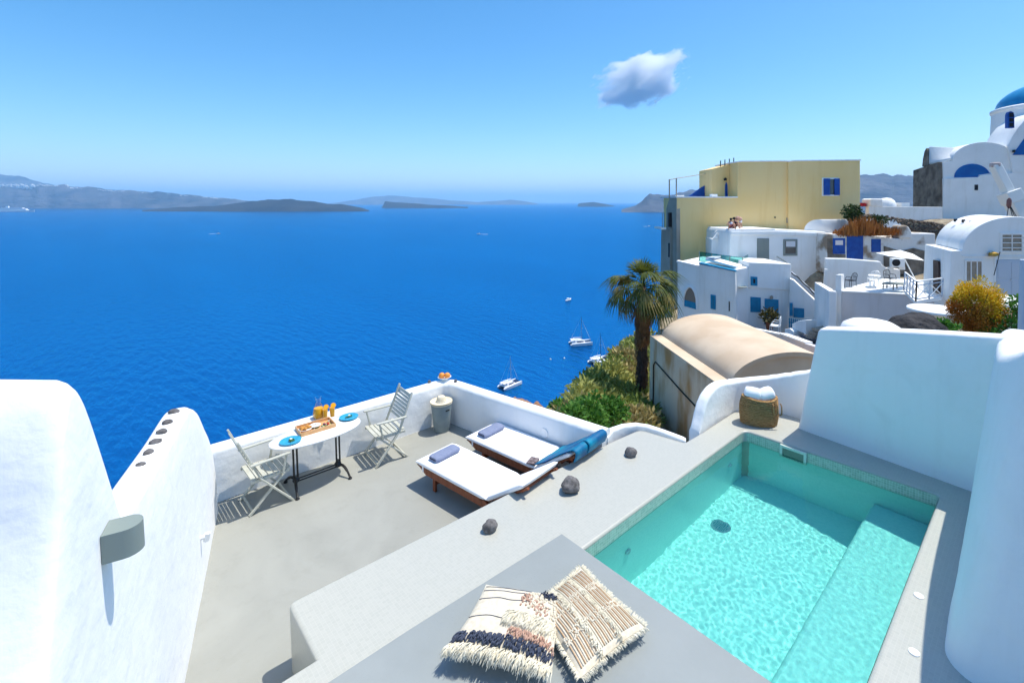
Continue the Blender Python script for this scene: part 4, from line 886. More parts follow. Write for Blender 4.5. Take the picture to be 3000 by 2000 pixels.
for i, (x, y, d, s) in enumerate([(1672, 1240, 14.5, .7), (1715, 1232, 15.2, .8), (1765, 1236, 15.6, .85), (1812, 1236, 15.8, .8), (1650, 1205, 17, .5), (1632, 1196, 17.2, .4), (1735, 1262, 14.6, .65)]):
    p = px(x, y + 22, d); 
    shrub(p, s, 700, GREENL, .10, ['leafy green shrub at the foot of the slope, ' + q for q in ('third from the sea', 'under the brown scrub', 'broadest, below the palm shadow', 'closest to the palm trunk', 'small one near the sea edge', 'smallest, overhanging the sea', 'lowest, just above the parapet')][i], 'green shrubs at the foot of the slope', seed=50 + i)

# ---- fan palm
PB = px(1880, 1262, 23.5); PT = px(1884, 838, 23.5); palm = thing('fan_palm', 'tall fan palm with a skirt of dead fronds beside the beige chapel', 'palm tree', PB)
PALMG = leafmat('palm_green', (.035, .07, .008), (.15, .165, .025), 1.4, .3); PALMY = leafmat('palm_yellow', (.26, .22, .05), (.34, .26, .09), 2, .3); PALMD = leafmat('palm_dead', (.20, .085, .028), (.36, .19, .08), 3, .15); BARK = mat('palm_bark', (.06, .035, .025), .95, (.12, .08, .06), 6, 1, 12, bd=.05, stretch=(1, 1, .3))
m = M(); m.tube([PB + (PT - PB) * f + Vector((.05 * math.sin(f * 5), .04 * math.cos(f * 4), 0)) for f in [i / 12 for i in range(13)]], [.34, .28, .25, .22, .21, .20, .20, .21, .22, .25, .26, .22, .14], 14); ob('trunk', m, BARK, palm, smooth=True, ang=0)
def fanmesh(name, mt, pet, rad, nseg, droop, spread, seed, mt2=None):
    """petiole along +x, then a pleated fan"""
    rnd = random.Random(seed); m = M(); pts = [Vector((pet * f, 0, .10 * math.sin(f * 2.6) * pet)) for f in [i / 6 for i in range(7)]]; m.tube(pts, [.022, .02, .018, .016, .014, .013, .012], 5); e = pts[-1]
    for k in range(nseg):
        a = -spread + 2 * spread * k / (nseg - 1); ln = rad * (1 - .25 * (abs(a) / spread) ** 2) * rnd.uniform(.88, 1.08); w = rad * spread / nseg * .95
        d = Vector((math.cos(a), math.sin(a), .05)); s_ = Vector((-math.sin(a), math.cos(a), 0)); rows = []
        for j in range(6):
            f = j / 5; p = e + d * ln * f + UP * (-droop * ln * f ** 2.4 + .05 * (k % 2)); ww = w * (f * 1.0 if f < .55 else .55 * (1 - (f - .55) / .45)) + .004
            rows.append([p - s_ * ww, p + UP * .02 * (1 - f), p + s_ * ww])
        m.sheet(rows)
    me = data(m, name, mt); return me
FM = [fanmesh('frond', PALMG, .75, .80, 15, .30, 1.25, 1), fanmesh('frond', PALMG, 1.0, .85, 15, 1.0, 1.15, 2), fanmesh('frond', PALMY, 1.0, .80, 13, 1.25, 1.0, 3)]; FD = [fanmesh('dead_frond', PALMD, .45, .70, 9, .35, .55, 5), fanmesh('dead_frond', PALMD, .4, .75, 8, .2, .4, 6)]
rnd = random.Random(17)
def frond(me, nm, base, az, el, sc, roll=0):
    o = bpy.data.objects.new(nm, me); COL.objects.link(o); o.parent = palm; o.location = base - PB; o.rotation_euler = (Matrix.Rotation(az, 4, 'Z') @ Matrix.Rotation(-el, 4, 'Y') @ Matrix.Rotation(roll, 4, 'X')).to_euler(); o.scale = (sc,) * 3
for i in range(54):
    f = i / 53; az = i * 2.399 + rnd.uniform(-.35, .35); el = R(78 - 112 * f ** .8 + rnd.uniform(-12, 12)); sc = (.74 + .36 * min(1, f * 2.2)) * rnd.uniform(.82, 1.14)
    frond(FM[0] if f < .36 else FM[2] if i % 3 == 0 else FM[1], 'frond', PT + UP * (.22 - .5 * f), az, el, sc, rnd.uniform(-.5, .5))
for i in range(90):
    f = i / 89; az = i * 2.399; frond(FD[i % 2], 'dead_frond', PT + (PB - PT) * (.07 + .24 * f) + Vector((math.cos(az), math.sin(az), 0)) * .2, az, R(-58 - 24 * min(1, f * 2) + rnd.uniform(-8, 8)), .88 * rnd.uniform(.8, 1.15), rnd.uniform(-.5, .5))
FT = fanmesh('old_frond', mat('old_thatch', (.05, .035, .028), .95, (.11, .08, .065), 5), .3, .6, 6, .1, .3, 8)
for i in range(110):
    f = i / 109; az = i * 2.399; frond(FT, 'old_frond', PT + (PB - PT) * (.30 + .55 * f) + Vector((math.cos(az), math.sin(az), 0)) * .15, az, R(-84 + rnd.uniform(-6, 6)), rnd.uniform(.8, 1.15), rnd.uniform(-.6, .6))

# ---- garden behind the pool wall: bush, greens, boulder
GD = 10.5
GOLDL = leafmat('golden_conifer', (.72, .46, .015), (.45, .38, .03), 1.4, .3); RUSTL = leafmat('rusty_conifer', (.46, .13, .015), (.40, .25, .03), 1.8, .25)
bp_ = px(2862, 985, GD); t = thing('golden_bush', 'round golden and rust coloured conifer bush behind the pool wall', 'bush', bp_)
m = M(); rnd = random.Random(31)
for k in range(7): a = k * .9; m.tube([bp_ - UP * .2, bp_ + Vector((.1 * math.cos(a), .1 * math.sin(a), .5)), bp_ + Vector((.35 * math.cos(a), .35 * math.sin(a), 1.0))], [.03, .02, .006], 5)
ob('stem', m, TWIG, t, smooth=True)
mg, mr = M(), M()
for k in range(150):
    u = rnd.uniform(-.95, 1); a = rnd.random() * 6.283; q = Vector((math.sqrt(1 - u * u) * math.cos(a), math.sqrt(1 - u * u) * math.sin(a), u)); rad_ = rnd.uniform(.25, 1.0) ** .5
    off = Vector((q.x * .50, q.y * .50, q.z * .62)) * rad_ * (1 + .28 * nz(q * 2.2, 1, 2)); p = bp_ + UP * .55 + off
    hot = off.z * 1.1 + off.dot(RT) * .25 + nz(p * 2.2, 1, 2) * .30 > .14
    leaves(mg if hot else mr, p, .12, .12, .15, 150, .024, rnd, .0, tip=2.0)
ob('golden_foliage', mg, GOLDL, t); ob('rusty_foliage', mr, RUSTL, t)
VLEAF = leafmat('bright_leaf', (.05, .19, .02), (.13, .30, .05), 3, .3)
for i, (x, y, s) in enumerate([(2960, 985, .42), (2912, 1000, .33), (2775, 985, .25), (2995, 940, .42)]):
    shrub(px(x, y, GD - .4), s, 420, VLEAF, .055, 'bright green leafy plant ' + ['right of the golden bush', 'at the right foot of the golden bush', 'between the boulder and the golden bush', 'against the right pole'][i], 'green plants behind the pool wall', 'leafy_plant', 1.0, 70 + i, 'plant')
o = bpy.data.objects.new('boulder', data(rockmesh(.62, .5, .42, 5, 4, .16), 'boulder', BOULD, True, 60)); p = px(2682, 1000, GD - .4); link(o, None, p - UP * .12); o.rotation_euler = (0, 0, AZ - R(90)); tag(o, 'big black lava boulder behind the pool wall', 'boulder')
m = M(); m.box(rd(10.6, 10.2, .3), (7.4, 2.4, .9), AZ - R(90)); kind(ob('garden_bed', m, GROUND), 'structure')
# dry grass and shrub below the yellow house
RUSTG = leafmat('dry_rust_grass', (.30, .10, .022), (.38, .18, .05), .8, .2); m = M(); rnd = random.Random(5)
for k in range(2600):
    u = rnd.uniform(0, 1); x, y = Z3(350 + 610 * u + rnd.gauss(0, 25), 300 - 20 * u + rnd.uniform(-5, 32)); p = px(x, y, 41.5 + rnd.uniform(-.5, 2.5)); h = rnd.uniform(.3, 1.1) * (.4 + 1.1 * math.sin(min(1, u * 1.2) * 2.9) ** 2); a = rnd.random() * 6.28
    e = p + Vector((math.cos(a) * .3 * h, math.sin(a) * .3 * h, h)); w_ = Vector((-math.sin(a), math.cos(a), 0)) * .045; m.add([p - w_, p + w_, e + w_ * .4, e - w_ * .4], [(0, 1, 2, 3)])
tag(kind(ob('dry_grass', m, RUSTG), 'stuff'), 'rust coloured dry grass growing on the old wall top', 'grass')
DKG = leafmat('dark_leaf', (.015, .035, .01), (.05, .09, .02), 2, .2)
shrub(px(2492, 655, 43.5), 1.3, 900, DKG, .16, 'dark green shrub against the foot of the yellow house', None, 'shrub', .75, 91); 
shrub(px(*Z3(790, 235), 44), .9, 500, DKG, .14, 'dark brown green shrub among the rust coloured grass', None, 'shrub', .8, 92)
# ================================================================== VILLAGE
def zz(Zf, pts): return [Zf(*p) for p in pts]
def slab(pl, pts, o0, o1): m = M(); return m.prism([pl.at(x, y, o1) for x, y in pts], -pl.n * (o1 - o0))
def rect(a, b): return [a, (b[0], a[1]), b, (a[0], b[1])]
def block(root, name, pl, pts, depth, mt, bev=.06, o=0.0): return ob(name, slab(pl, pts, o - depth, o), mt, root, bev=bev, seg=3)
def inset(pts, k):
    cx = sum(p[0] for p in pts) / len(pts); cy_ = sum(p[1] for p in pts) / len(pts); return [(cx + (p[0] - cx) * k, cy_ + (p[1] - cy_) * k) for p in pts]
def ringpart(pl, pts, w, o0, o1):
    """frame of width w (m) round a quad"""
    m = M(); P = [pl.at(*p, o1) for p in pts]; c = sum(P, Vector((0, 0, 0))) / 4
    for i in range(4):
        a, b = P[i], P[(i + 1) % 4]; t = (b - a).normalized(); q = t.cross(pl.n); q = q if q.dot(c - a) > 0 else -q
        m.prism([a - q * 0, b, b + q * w - t * w, a + q * w + t * w], -pl.n * (o1 - o0))
    return m
def window(root, pl, pts, fmat, pmat, w=.07, bars=(0, 0), name='window'):
    f = ob(name, ringpart(pl, pts, w, -.02, .06), fmat, root); ob('pane', slab(pl, inset(pts, .98), -.02, .02), pmat, f)
    P = [pl.at(*p, .045) for p in pts]
    for k in range(bars[0]):
        t = (k + 1) / (bars[0] + 1); m = M(); m.bar(P[0].lerp(P[1], t), P[3].lerp(P[2], t), .04, .03, pl.n); ob('mullion', m, fmat, f)
    for k in range(bars[1]):
        t = (k + 1) / (bars[1] + 1); m = M(); m.bar(P[0].lerp(P[3], t), P[1].lerp(P[2], t), .04, .03, pl.n); ob('glazing_bar', m, fmat, f)
    return f
def door(root, pl, pts, mt, panels=1, frame=None, knob=True):
    d = ob('door', slab(pl, pts, -.02, .045), mt, root, bev=.01, seg=1); P = pts
    for k in range(panels):
        x0 = P[0][0] + (P[1][0] - P[0][0]) * (k + .12) / panels; x1 = P[0][0] + (P[1][0] - P[0][0]) * (k + .88) / panels
        y0, y1 = P[0][1], P[3][1]
        for a, b in ((.06, .47), (.53, .94)): ob('door_panel', slab(pl, rect((x0, y0 + (y1 - y0) * a), (x1, y0 + (y1 - y0) * b)), .045, .06), mt, d, bev=.008, seg=1)
    if knob:
        m = M(); c = pl.at(P[0][0] + (P[1][0] - P[0][0]) * (.52 if panels > 1 else .85), (P[0][1] + P[3][1]) / 2, .09); m.lathe([(.02, -.03), (.035, 0), (.02, .03)], 8, c); ob('door_handle', m, CHROME, d, smooth=True)
    if frame: ob('door_frame', ringpart(pl, inset(pts, 1.1), .08, -.02, .035), frame, root)
    return d
def base(pl, x, y): return pl.at(x, y)

# ---- beige barrel-vaulted chapel
c0 = px(1904, 985, 22.0); ez = c0.z; c1 = onz(2097, 1124, ez); ax = (c1 - c0); ax.z = 0; Lc = ax.length; ax.normalize(); pr = Vector((-ax.y, ax.x, 0)); pr = pr if pr.dot(RT) > 0 else -pr
a1 = onz(2136, 1118, ez); a2 = onz(2378, 1066, ez); led = max(.35, (a1 - c1).dot(pr)); span = (a2 - a1).length
# crest height from the front arch
mid = c1 + pr * (led + span * .5); ch = min((abs(proj(mid + UP * h)[1] - 1031), h) for h in [i * .02 for i in range(150)])[1]
print('chapel', Lc, led, span, ch)
chap = thing('chapel', 'beige barrel vaulted chapel with rust stained walls below the pool', 'chapel', c1 - UP * 7)
Wc = led + span + .1
m = M(); m.prism([c0 - UP * 7, c1 - UP * 7, c1 - UP * 7 + pr * Wc, c0 - UP * 7 + pr * Wc], UP * 7); ob('wall', m, BEIGEW, chap, bev=.03)
def vault(c0, c1, pr, a0, span, ch, over=0.0, n=20, th=.0):
    m = M(); secs = []
    for c in (c0, c1):
        secs.append([c + pr * (a0 + span / 2 - (span / 2) * math.cos(math.pi * k / n)) + UP * (ch * math.sin(math.pi * k / n) + .004) for k in range(n + 1)])
    return m.loft(secs)
o = ob('vault_roof', vault(c0 + ax * .05, c1, pr, led, span, ch), BEIGE, chap, smooth=True, ang=40)
m = M(); m.prism([c0 + UP * .002, c1 + UP * .002, c1 + pr * led + UP * .002, c0 + pr * led + UP * .002], UP * .05); ob('roof_ledge', m, BEIGE, chap, bev=.02)
# arch rib standing proud of the gable, and the door lintel below it
m = M(); secs = []
for k in range(25):
    a = math.pi * k / 24; q = c1 + pr * (led + span / 2 - (span / 2 + .02) * math.cos(a)) + UP * ((ch + .02) * math.sin(a)); qi = c1 + pr * (led + span / 2 - (span / 2 - .14) * math.cos(a)) + UP * ((ch - .14) * math.sin(a)); secs.append([q - ax * .2, q + ax * .10, qi + ax * .10, qi - ax * .2])
m.loft(secs); ob('arch_rib', m, BEIGE, chap, smooth=True, ang=40)
m = M(); q = c1 + pr * (led + span * .5) + ax * .02; m.bar(q - pr * .55 + UP * .06, q + pr * .55 + UP * .06, .07, .09); ob('lintel', m, mat('rust_lintel', (.20, .07, .03), .8), chap)
pts = [c0 + ax * .55 - pr * .03 - UP * 6.5, c0 + ax * .55 - pr * .03 - UP * 1.15, c0 + ax * .75 - pr * .03 - UP * .95, c0 + ax * (Lc * .55) - pr * .03 - UP * 1.25, c0 + ax * Lc - pr * .03 - UP * 1.5]
m = M(); m.tube(pts, .03, 6); ob('drain_pipe', m, mat('brown_pipe', (.05, .03, .02), .7), chap, smooth=True)
m = M(); m.box(c1 - ax * .6 - pr * .07 - UP * .55, (.18, .12, .10), AZ); ob('flood_light', m, GREYD, chap)
# small white retaining wall right of the chapel
ret = thing('retaining_wall', 'low lilac shaded wall with white coping right of the beige chapel', 'wall', px(2300, 1000, 27))
plr = Pl(2176, 32, 2376, 22)
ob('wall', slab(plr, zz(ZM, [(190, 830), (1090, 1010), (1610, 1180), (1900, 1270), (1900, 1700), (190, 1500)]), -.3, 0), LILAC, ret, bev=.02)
for a, b in (((180, 822), (1095, 1002)), ((1095, 985), (1620, 1170))):
    A, B = plr.at(*ZM(*a), .03), plr.at(*ZM(*b), .03); m = M(); m.bar(A - plr.n * .17, B - plr.n * .17, .40, .09); ob('coping', m, WHITEF, ret, bev=.02)

# ---- yellow house
PY1 = Pl(1984, 44, 2310, 45.2); PY2 = Pl(2318, 45.0, 2520, 46.0)
yh = thing('yellow_house', 'large ochre yellow house with blue shutters on top of the village', 'house', PY1.at(2200, 800))
block(yh, 'wall', PY1, [(1983, 579), (2160, 579), (2160, 476), (2172, 474), (2312, 473), (2312, 900), (1983, 900)], 3.8, YELL, .04)
block(yh, 'wall', PY2, [(2310, 474), (2325, 472), (2520, 470), (2520, 800), (2310, 800)], 5.5, YELL, .04)
block(yh, 'stair_wall', PY1, [(2106, 492), (2130, 486), (2166, 476), (2166, 600), (2106, 600)], 3, YELL, .03, -1.6)
PYS = Pl(1950, 47.4, 1983.5, 44.0); ob('side_wall', slab(PYS, [(1954, 577), (1983, 579), (1984.5, 900), (1950, 920)], -.3, .06), GREYW, yh, bev=.02); ob('lower_side_wall', slab(PYS, [(1946, 668), (1972, 668), (1972, 930), (1942, 930)], .06, .3), GREYW, yh, bev=.02)
for x, y0, y1 in ((1968, 623, 665), (1969.5, 712, 753)): ob('slot_window', slab(PYS, rect((x - 2.2, y0), (x + 2.2, y1)), .05, .33), DARK, yh)
ob('balcony_slab', slab(PY1, [(1946, 668), (1960, 668), (1960, 674), (1946, 674)], -3, -.8), WHITEF, yh)
m = M()
for x in (1951, 1957): m.bar(PY1.at(x, 668, -1), PY1.at(x, 625, -1), .05, .05)
m.bar(PY1.at(1951, 625, -1), PY1.at(1957, 625, -1), .05, .05); ob('balcony_rail', m, GREYD, yh)
ob('roof_edge', slab(PY1, [(1980, 575.5), (2161, 576), (2161, 579.5), (1980, 579.5)], -4.7, .05), WHITEF, yh)
ob('roof_edge', slab(PY1, [(2158, 473), (2172, 471.5), (2314, 470.5), (2314, 473.5), (2172, 474.5), (2158, 476.5)], -4.7, .04), WHITEF, yh)
ob('roof_edge', slab(PY2, [(2309, 472), (2325, 469.5), (2522, 467.5), (2522, 471), (2325, 473), (2309, 475)], -5.6, .04), WHITEF, yh)
wn = window(yh, PY2, zz(Z1, [(1875, 345), (2012, 345), (2012, 497), (1875, 497)]), WHITEF, PANE, .12)
for a, b in ((1886, 1938), (1975, 2020)): ob('shutter', slab(PY2, zz(Z1, rect((a, 352), (b, 490))), .05, .11), BLUED, wn, bev=.01, seg=1)
ob('arch_door', slab(PY1, zz(Z1, [(1130, 500), (1130, 400), (1140, 372), (1150, 400), (1153, 500)]), -1.6, -1.54), BLUED, yh)
m = M(); q = PY1.at(*Z1(1130, 352), -1.5); m.lathe([(.05, -.12), (.14, -.1), (.14, .08), (.03, .16)], 8, q); ob('lantern', m, BLACK, yh)
ob('canopy', slab(PY1, zz(Z1, [(868, 500), (915, 468), (985, 418), (1016, 400), (1016, 500)]), -3.4, -3.2), BLUED, yh)
m = M()
for u in (620, 679): m.bar(PY1.at(*Z1(u, 512), -.6), PY1.at(*Z1(u, 355 if u < 650 else 345), -.6), .09, .09)
m.tube([PY1.at(*Z1(620, 360), -.6), PY1.at(*Z1(679, 348), -.6), PY1.at(*Z1(850, 322), -2), PY1.at(*Z1(1012, 297), -3)], .03, 5); ob('roof_post', m, GREYW, yh)
ob('parapet', slab(PY1, zz(Z1, [(715, 488), (775, 488), (775, 512), (715, 512)]), -2, -1.5), WHITEF, yh)
ob('parapet', slab(PY1, zz(Z1, [(990, 480), (1035, 480), (1035, 512), (990, 512)]), -1.4, -.8), WHITEF, yh)
for k in range(4):
    m = M(); q = PY1.at(*Z1(1092 + k * 38, 222 - k * 8), -1.6); m.tube([q - UP * .2, q + UP * .35], .05, 5); ob('roof_spout', m, BLACK, yh)
m = M(); m.box(PY1.at(*Z1(1482, 676), .02), (.12, .12, .12), AZ); ob('wall_bracket', m, BLACK, yh); ob('meter_box', slab(PY1, zz(Z1, rect((1578, 680), (1592, 722))), 0, .12), GREYW, yh)

# ---- white house with the grey door (upper storey)
PW = Pl(2140, 40.5, 2420, 42.5); wh = thing('white_house', 'white two storey house with sage door and window under the yellow house', 'house', PW.at(2280, 900))
block(wh, 'wall', PW, zz(Z1, [(1108, 800), (1125, 772), (1480, 768), (1490, 776), (1905, 795), (1912, 810), (1915, 1400), (1830, 1400), (1600, 1300), (1108, 1290)]), 4.2, WHITEF, .10)
PW2 = Pl(2085, 42.5, 2140, 42.5)
block(wh, 'annex_wall', PW2, zz(Z1, [(955, 852), (1130, 852), (1130, 1110), (955, 1110)]), 3, WHITEF, .08)
m = M(); A = PW2.at(*Z1(975, 850)); B = PW2.at(*Z1(1120, 850)); sp_ = (B - A).length
m.prism([A + (B - A) * (.5 - .5 * math.cos(math.pi * k / 12)) + UP * .95 * math.sin(math.pi * k / 12) for k in range(13)], -PW2.n * 3); ob('annex_vault', m, WHITEF, wh, smooth=True, ang=40)
m = M(); A = PW2.at(*Z1(955, 850)); m.prism([A, PW2.at(*Z1(1000, 850)), PW2.at(*Z1(995, 800)), PW2.at(*Z1(970, 838))], PW2.n * .3); ob('corner_horn', m, WHITEF, wh, bev=.03)
door(wh, PW, zz(Z1, [(1333, 850), (1433, 850), (1433, 1050), (1333, 1050)]), GREYD, 2, None)
window(wh, PW, zz(Z1, [(1552, 857), (1668, 857), (1668, 995), (1552, 995)]), GREYD, PANE, .17, (0, 1)); ob('window_blind', slab(PW, zz(Z1, rect((1575, 868), (1652, 920))), .02, .035), CLW, wh)
ob('eave_band', slab(PW, zz(Z1, [(1112, 792), (1500, 790), (1905, 808), (1905, 838), (1500, 825), (1112, 822)]), 0, .10), WHITEF, wh, bev=.04)
m = M(); m.tube([PW.at(*Z1(1467, 995), .5), PW.at(*Z1(1515, 1045), 1.2)], .05, 6); ob('handrail', m, GREYD, wh, smooth=True)
# terrace wall between the storeys, balustrade of glass
PT1 = Pl(1984, 38.5, 2160, 35.5)
ah = thing('arch_house', 'white house with a big arched opening under the glass balustrade', 'house', PT1.at(2080, 950))
block(ah, 'wall', PT1, zz(Z1, [(668, 1045), (850, 1085), (850, 1060), (1152, 1125), (1160, 1620), (668, 1620)]), 5, WHITEF, .05)
PT2 = Pl(2155, 35.6, 2196, 36.2)
block(ah, 'tower_wall', PT2, zz(Z1, [(1152, 1122), (1170, 1108), (1266, 1088), (1262, 1620), (1156, 1620)]), 4, WHITEF, .05, .03)
ob('coping', slab(PT1, zz(Z1, [(664, 1035), (850, 1078), (850, 1092), (664, 1050)]), -.4, .06), WHITEF, ah)
ob('coping', slab(PT1, zz(Z1, [(850, 1052), (1155, 1118), (1155, 1128), (850, 1064)]), -.45, .07), TURQ, ah)
arc = zz(Z1, [(718, 1412), (722, 1340), (738, 1285), (760, 1256), (778, 1252), (800, 1266), (820, 1302), (832, 1350), (838, 1445)])
ob('arch_shade_panel', slab(PT1, arc, -.02, .012), mat('vault_shade', (.26, .21, .17), .9), ah)  # flat panel on the wall, brown-grey painted as the recess's shade
m = M(); P = [PT1.at(*q, .06) for q in arc]; m.tube(P, .10, 8); ob('arch_rim', m, WHITEF, ah, smooth=True)
ob('arch_parapet', slab(PT1, zz(Z1, [(720, 1360), (835, 1392), (838, 1445), (718, 1412)]), .01, .05), TURQ, ah)
window(ah, PT1, zz(Z1, [(948, 1318), (990, 1326), (990, 1446), (948, 1436)]), TURQ, TURQ, .12, (1, 0)); window(ah, PT1, zz(Z1, [(1088, 1362), (1120, 1368), (1120, 1472), (1088, 1464)]), WHITEF, DARK, .09)
m = M(); m.lathe([(.12, -.06), (.4, -.03), (.4, 0)], 10, PT2.at(*Z1(1200, 1250), .1)); ob('wall_shelf', m, GREYD, ah)
gb = thing('glass_balustrade', 'green glass balustrade round the roof terrace of the arch house', 'balustrade', PT1.at(2110, 780))
PG = Pl(2048, 40.0, 2178, 37.5)
for a, b, ya, yb, za, zb in ((852, 955, 960, 975, 1052, 1075), (957, 1030, 976, 986, 1060, 1080), (1032, 1106, 987, 996, 1070, 1088), (1108, 1212, 997, 1008, 1080, 1092)):
    ob('glass_panel', slab(PG, zz(Z1, [(a, ya), (b, yb), (b, zb), (a, za)]), -.02, .02), GLASSG, gb)
PG2 = Pl(2178, 37.5, 2193, 40); ob('glass_panel', slab(PG2, zz(Z1, [(1214, 1010), (1258, 985), (1258, 1040), (1214, 1090)]), -.02, .02), GLASSG, gb)
for u, v0, v1 in ((852, 958, 1055), (956, 974, 1075), (1031, 986, 1080), (1107, 996, 1088), (1213, 1008, 1092)):
    m = M(); m.bar(PG.at(*Z1(u, v0)), PG.at(*Z1(u, v1)), .05, .05); ob('post', m, GREYD, gb)
lt = thing('white_sunbed', 'white sunbed on the roof terrace behind the green glass', 'sunbed', PT1.at(*Z1(920, 1055), -1.6))
m = M(); A = PT1.at(*Z1(880, 1030), -1.2); B = PT1.at(*Z1(1140, 1100), -1.2); m.bar(A, B, 1.4, .16); ob('cushion', m, WHITEF, lt, bev=.04); m = M(); m.bar(A + UP * .08, A + (B - A) * .3 + UP * .26, 1.3, .12); ob('backrest', m, PALEW, lt, bev=.04)

# ---- house with the turquoise door
PM = Pl(2192, 36.2, 2316, 36.8)
th_ = thing('turquoise_door_house', 'small white house with turquoise door and shutter in the courtyard', 'house', PM.at(2250, 950))
block(th_, 'upper_wall', PM, zz(Z1, [(1264, 1048), (1612, 1062), (1604, 1282), (1258, 1262)]), 3.6, WHITEF, .05, .12)
block(th_, 'lower_wall', PM, zz(Z1, [(1258, 1258), (1606, 1280), (1602, 1650), (1258, 1650)]), 3.3, WHITEF, .04)
window(th_, Pl(2192, 36.05, 2316, 36.65), zz(Z1, [(1281, 1168), (1334, 1172), (1334, 1246), (1281, 1242)]), TURQ, DARK, .17)
sh = ob('window_shutter', slab(PM, zz(Z1, [(1278, 1338), (1363, 1344), (1363, 1466), (1278, 1464)]), -.02, .06), TURQ, th_, bev=.01, seg=1)
for k in range(9): ob('louvre', slab(PM, zz(Z1, [(1283, 1346 + k * 12.5), (1358, 1351 + k * 12.5), (1358, 1359 + k * 12.5), (1283, 1354 + k * 12.5)]), .06, .085), TURQ, sh)
door(th_, PM, zz(Z1, [(1397, 1352), (1512, 1362), (1512, 1575), (1397, 1570)]), TURQ, 1)
m = M(); m.lathe([(.05, -.1), (.12, -.08), (.12, .1), (.03, .18)], 8, PM.at(*Z1(1446, 1343), .15)); ob('lantern', m, SHUT, th_)
ob('corner_pipe', slab(PM, zz(Z1, [(1604, 1282), (1614, 1280), (1610, 1600), (1600, 1600)]), -.05, .1), WHITEF, th_)
st = thing('stair_wall', 'white sloping stair wall with a dark handrail right of the turquoise door', 'stairs', PM.at(2370, 940))
PS = Pl(2312, 36.4, 2400, 35.4)
block(st, 'wall', PS, zz(Z1, [(1606, 1185), (1640, 1200), (1825, 1375), (1850, 1400), (1850, 1640), (1600, 1640)]), .5, WHITEF, .04)
block(st, 'side_parapet', PS, zz(Z1, [(1612, 1140), (1660, 1180), (1860, 1365), (1875, 1400), (1850, 1420), (1820, 1370), (1640, 1205), (1608, 1185)]), .3, PALEW, .02, -.8)
m = M(); m.tube(smoothpath([PS.at(*Z1(u, v), -.6) for u, v in ((1615, 1145), (1640, 1166), (1668, 1182), (1720, 1238), (1762, 1272), (1800, 1318), (1858, 1357))], 4), .05, 6); ob('handrail', m, BLACK, st, smooth=True)
window(st, PS, zz(Z1, [(1640, 1428), (1728, 1436), (1728, 1512), (1640, 1506)]), TURQ, TURQ, .06); ob('shutter', slab(PS, zz(Z1, rect((1608, 1388), (1632, 1492))), .0, .3), TURQ, st)
for k, (u, v, w_) in enumerate(((1830, 1468, 14), (1832, 1512, 14), (1834, 1545, 14), (1826, 1572, 28))): ob('step', slab(PS, zz(Z1, rect((u, v), (u + w_, v + 20))), .0, .25 + .1 * k), GREYW, st)
tf = thing('picket_gate', 'turquoise picket gate at the foot of the white stairs', 'gate', PS.at(*Z1(1670, 1570), .8))
for k in range(9):
    u = 1607 + k * 16; ob('picket', slab(PS, zz(Z1, [(u, 1500 + 3 * k), (u + 5, 1494 + 3 * k), (u + 10, 1500 + 3 * k), (u + 10, 1600), (u, 1600)]), .75, .80), TURQ, tf)
ob('rail', slab(PS, zz(Z1, [(1605, 1530), (1750, 1545), (1750, 1552), (1605, 1537)]), .71, .75), TURQ, tf)
cw = thing('courtyard_bench', 'stepped white masonry bench in the courtyard by the picket gate', 'bench', px(*ZM(1350, 800), 31))
PC = Pl(2310, 33, 2370, 31)
block(cw, 'back', PC, zz(ZM, [(1215, 770), (1340, 715), (1500, 690), (1500, 1000), (1215, 860)]), .8, WHITEF, .04); block(cw, 'seat', PC, zz(ZM, [(1140, 880), (1240, 860), (1330, 930), (1330, 1010), (1140, 985)]), .8, WHITEF, .04, .3)
for k, (u, v) in enumerate(((1560, 885), (1500, 945), (1470, 1000), (1430, 1035))):
    q = PC.at(*ZM(u + 80, v), -.8); m = M(); m.box(q, (1.5, .55, .18), AZ - R(65)); tag(ob('stair_tread', m, GREYW, bev=.02, at=q - UP * .09), ['topmost', 'second', 'third', 'lowest'][k] + ' grey stair tread with white edges beside the courtyard bench', 'step', 'grey stair treads')
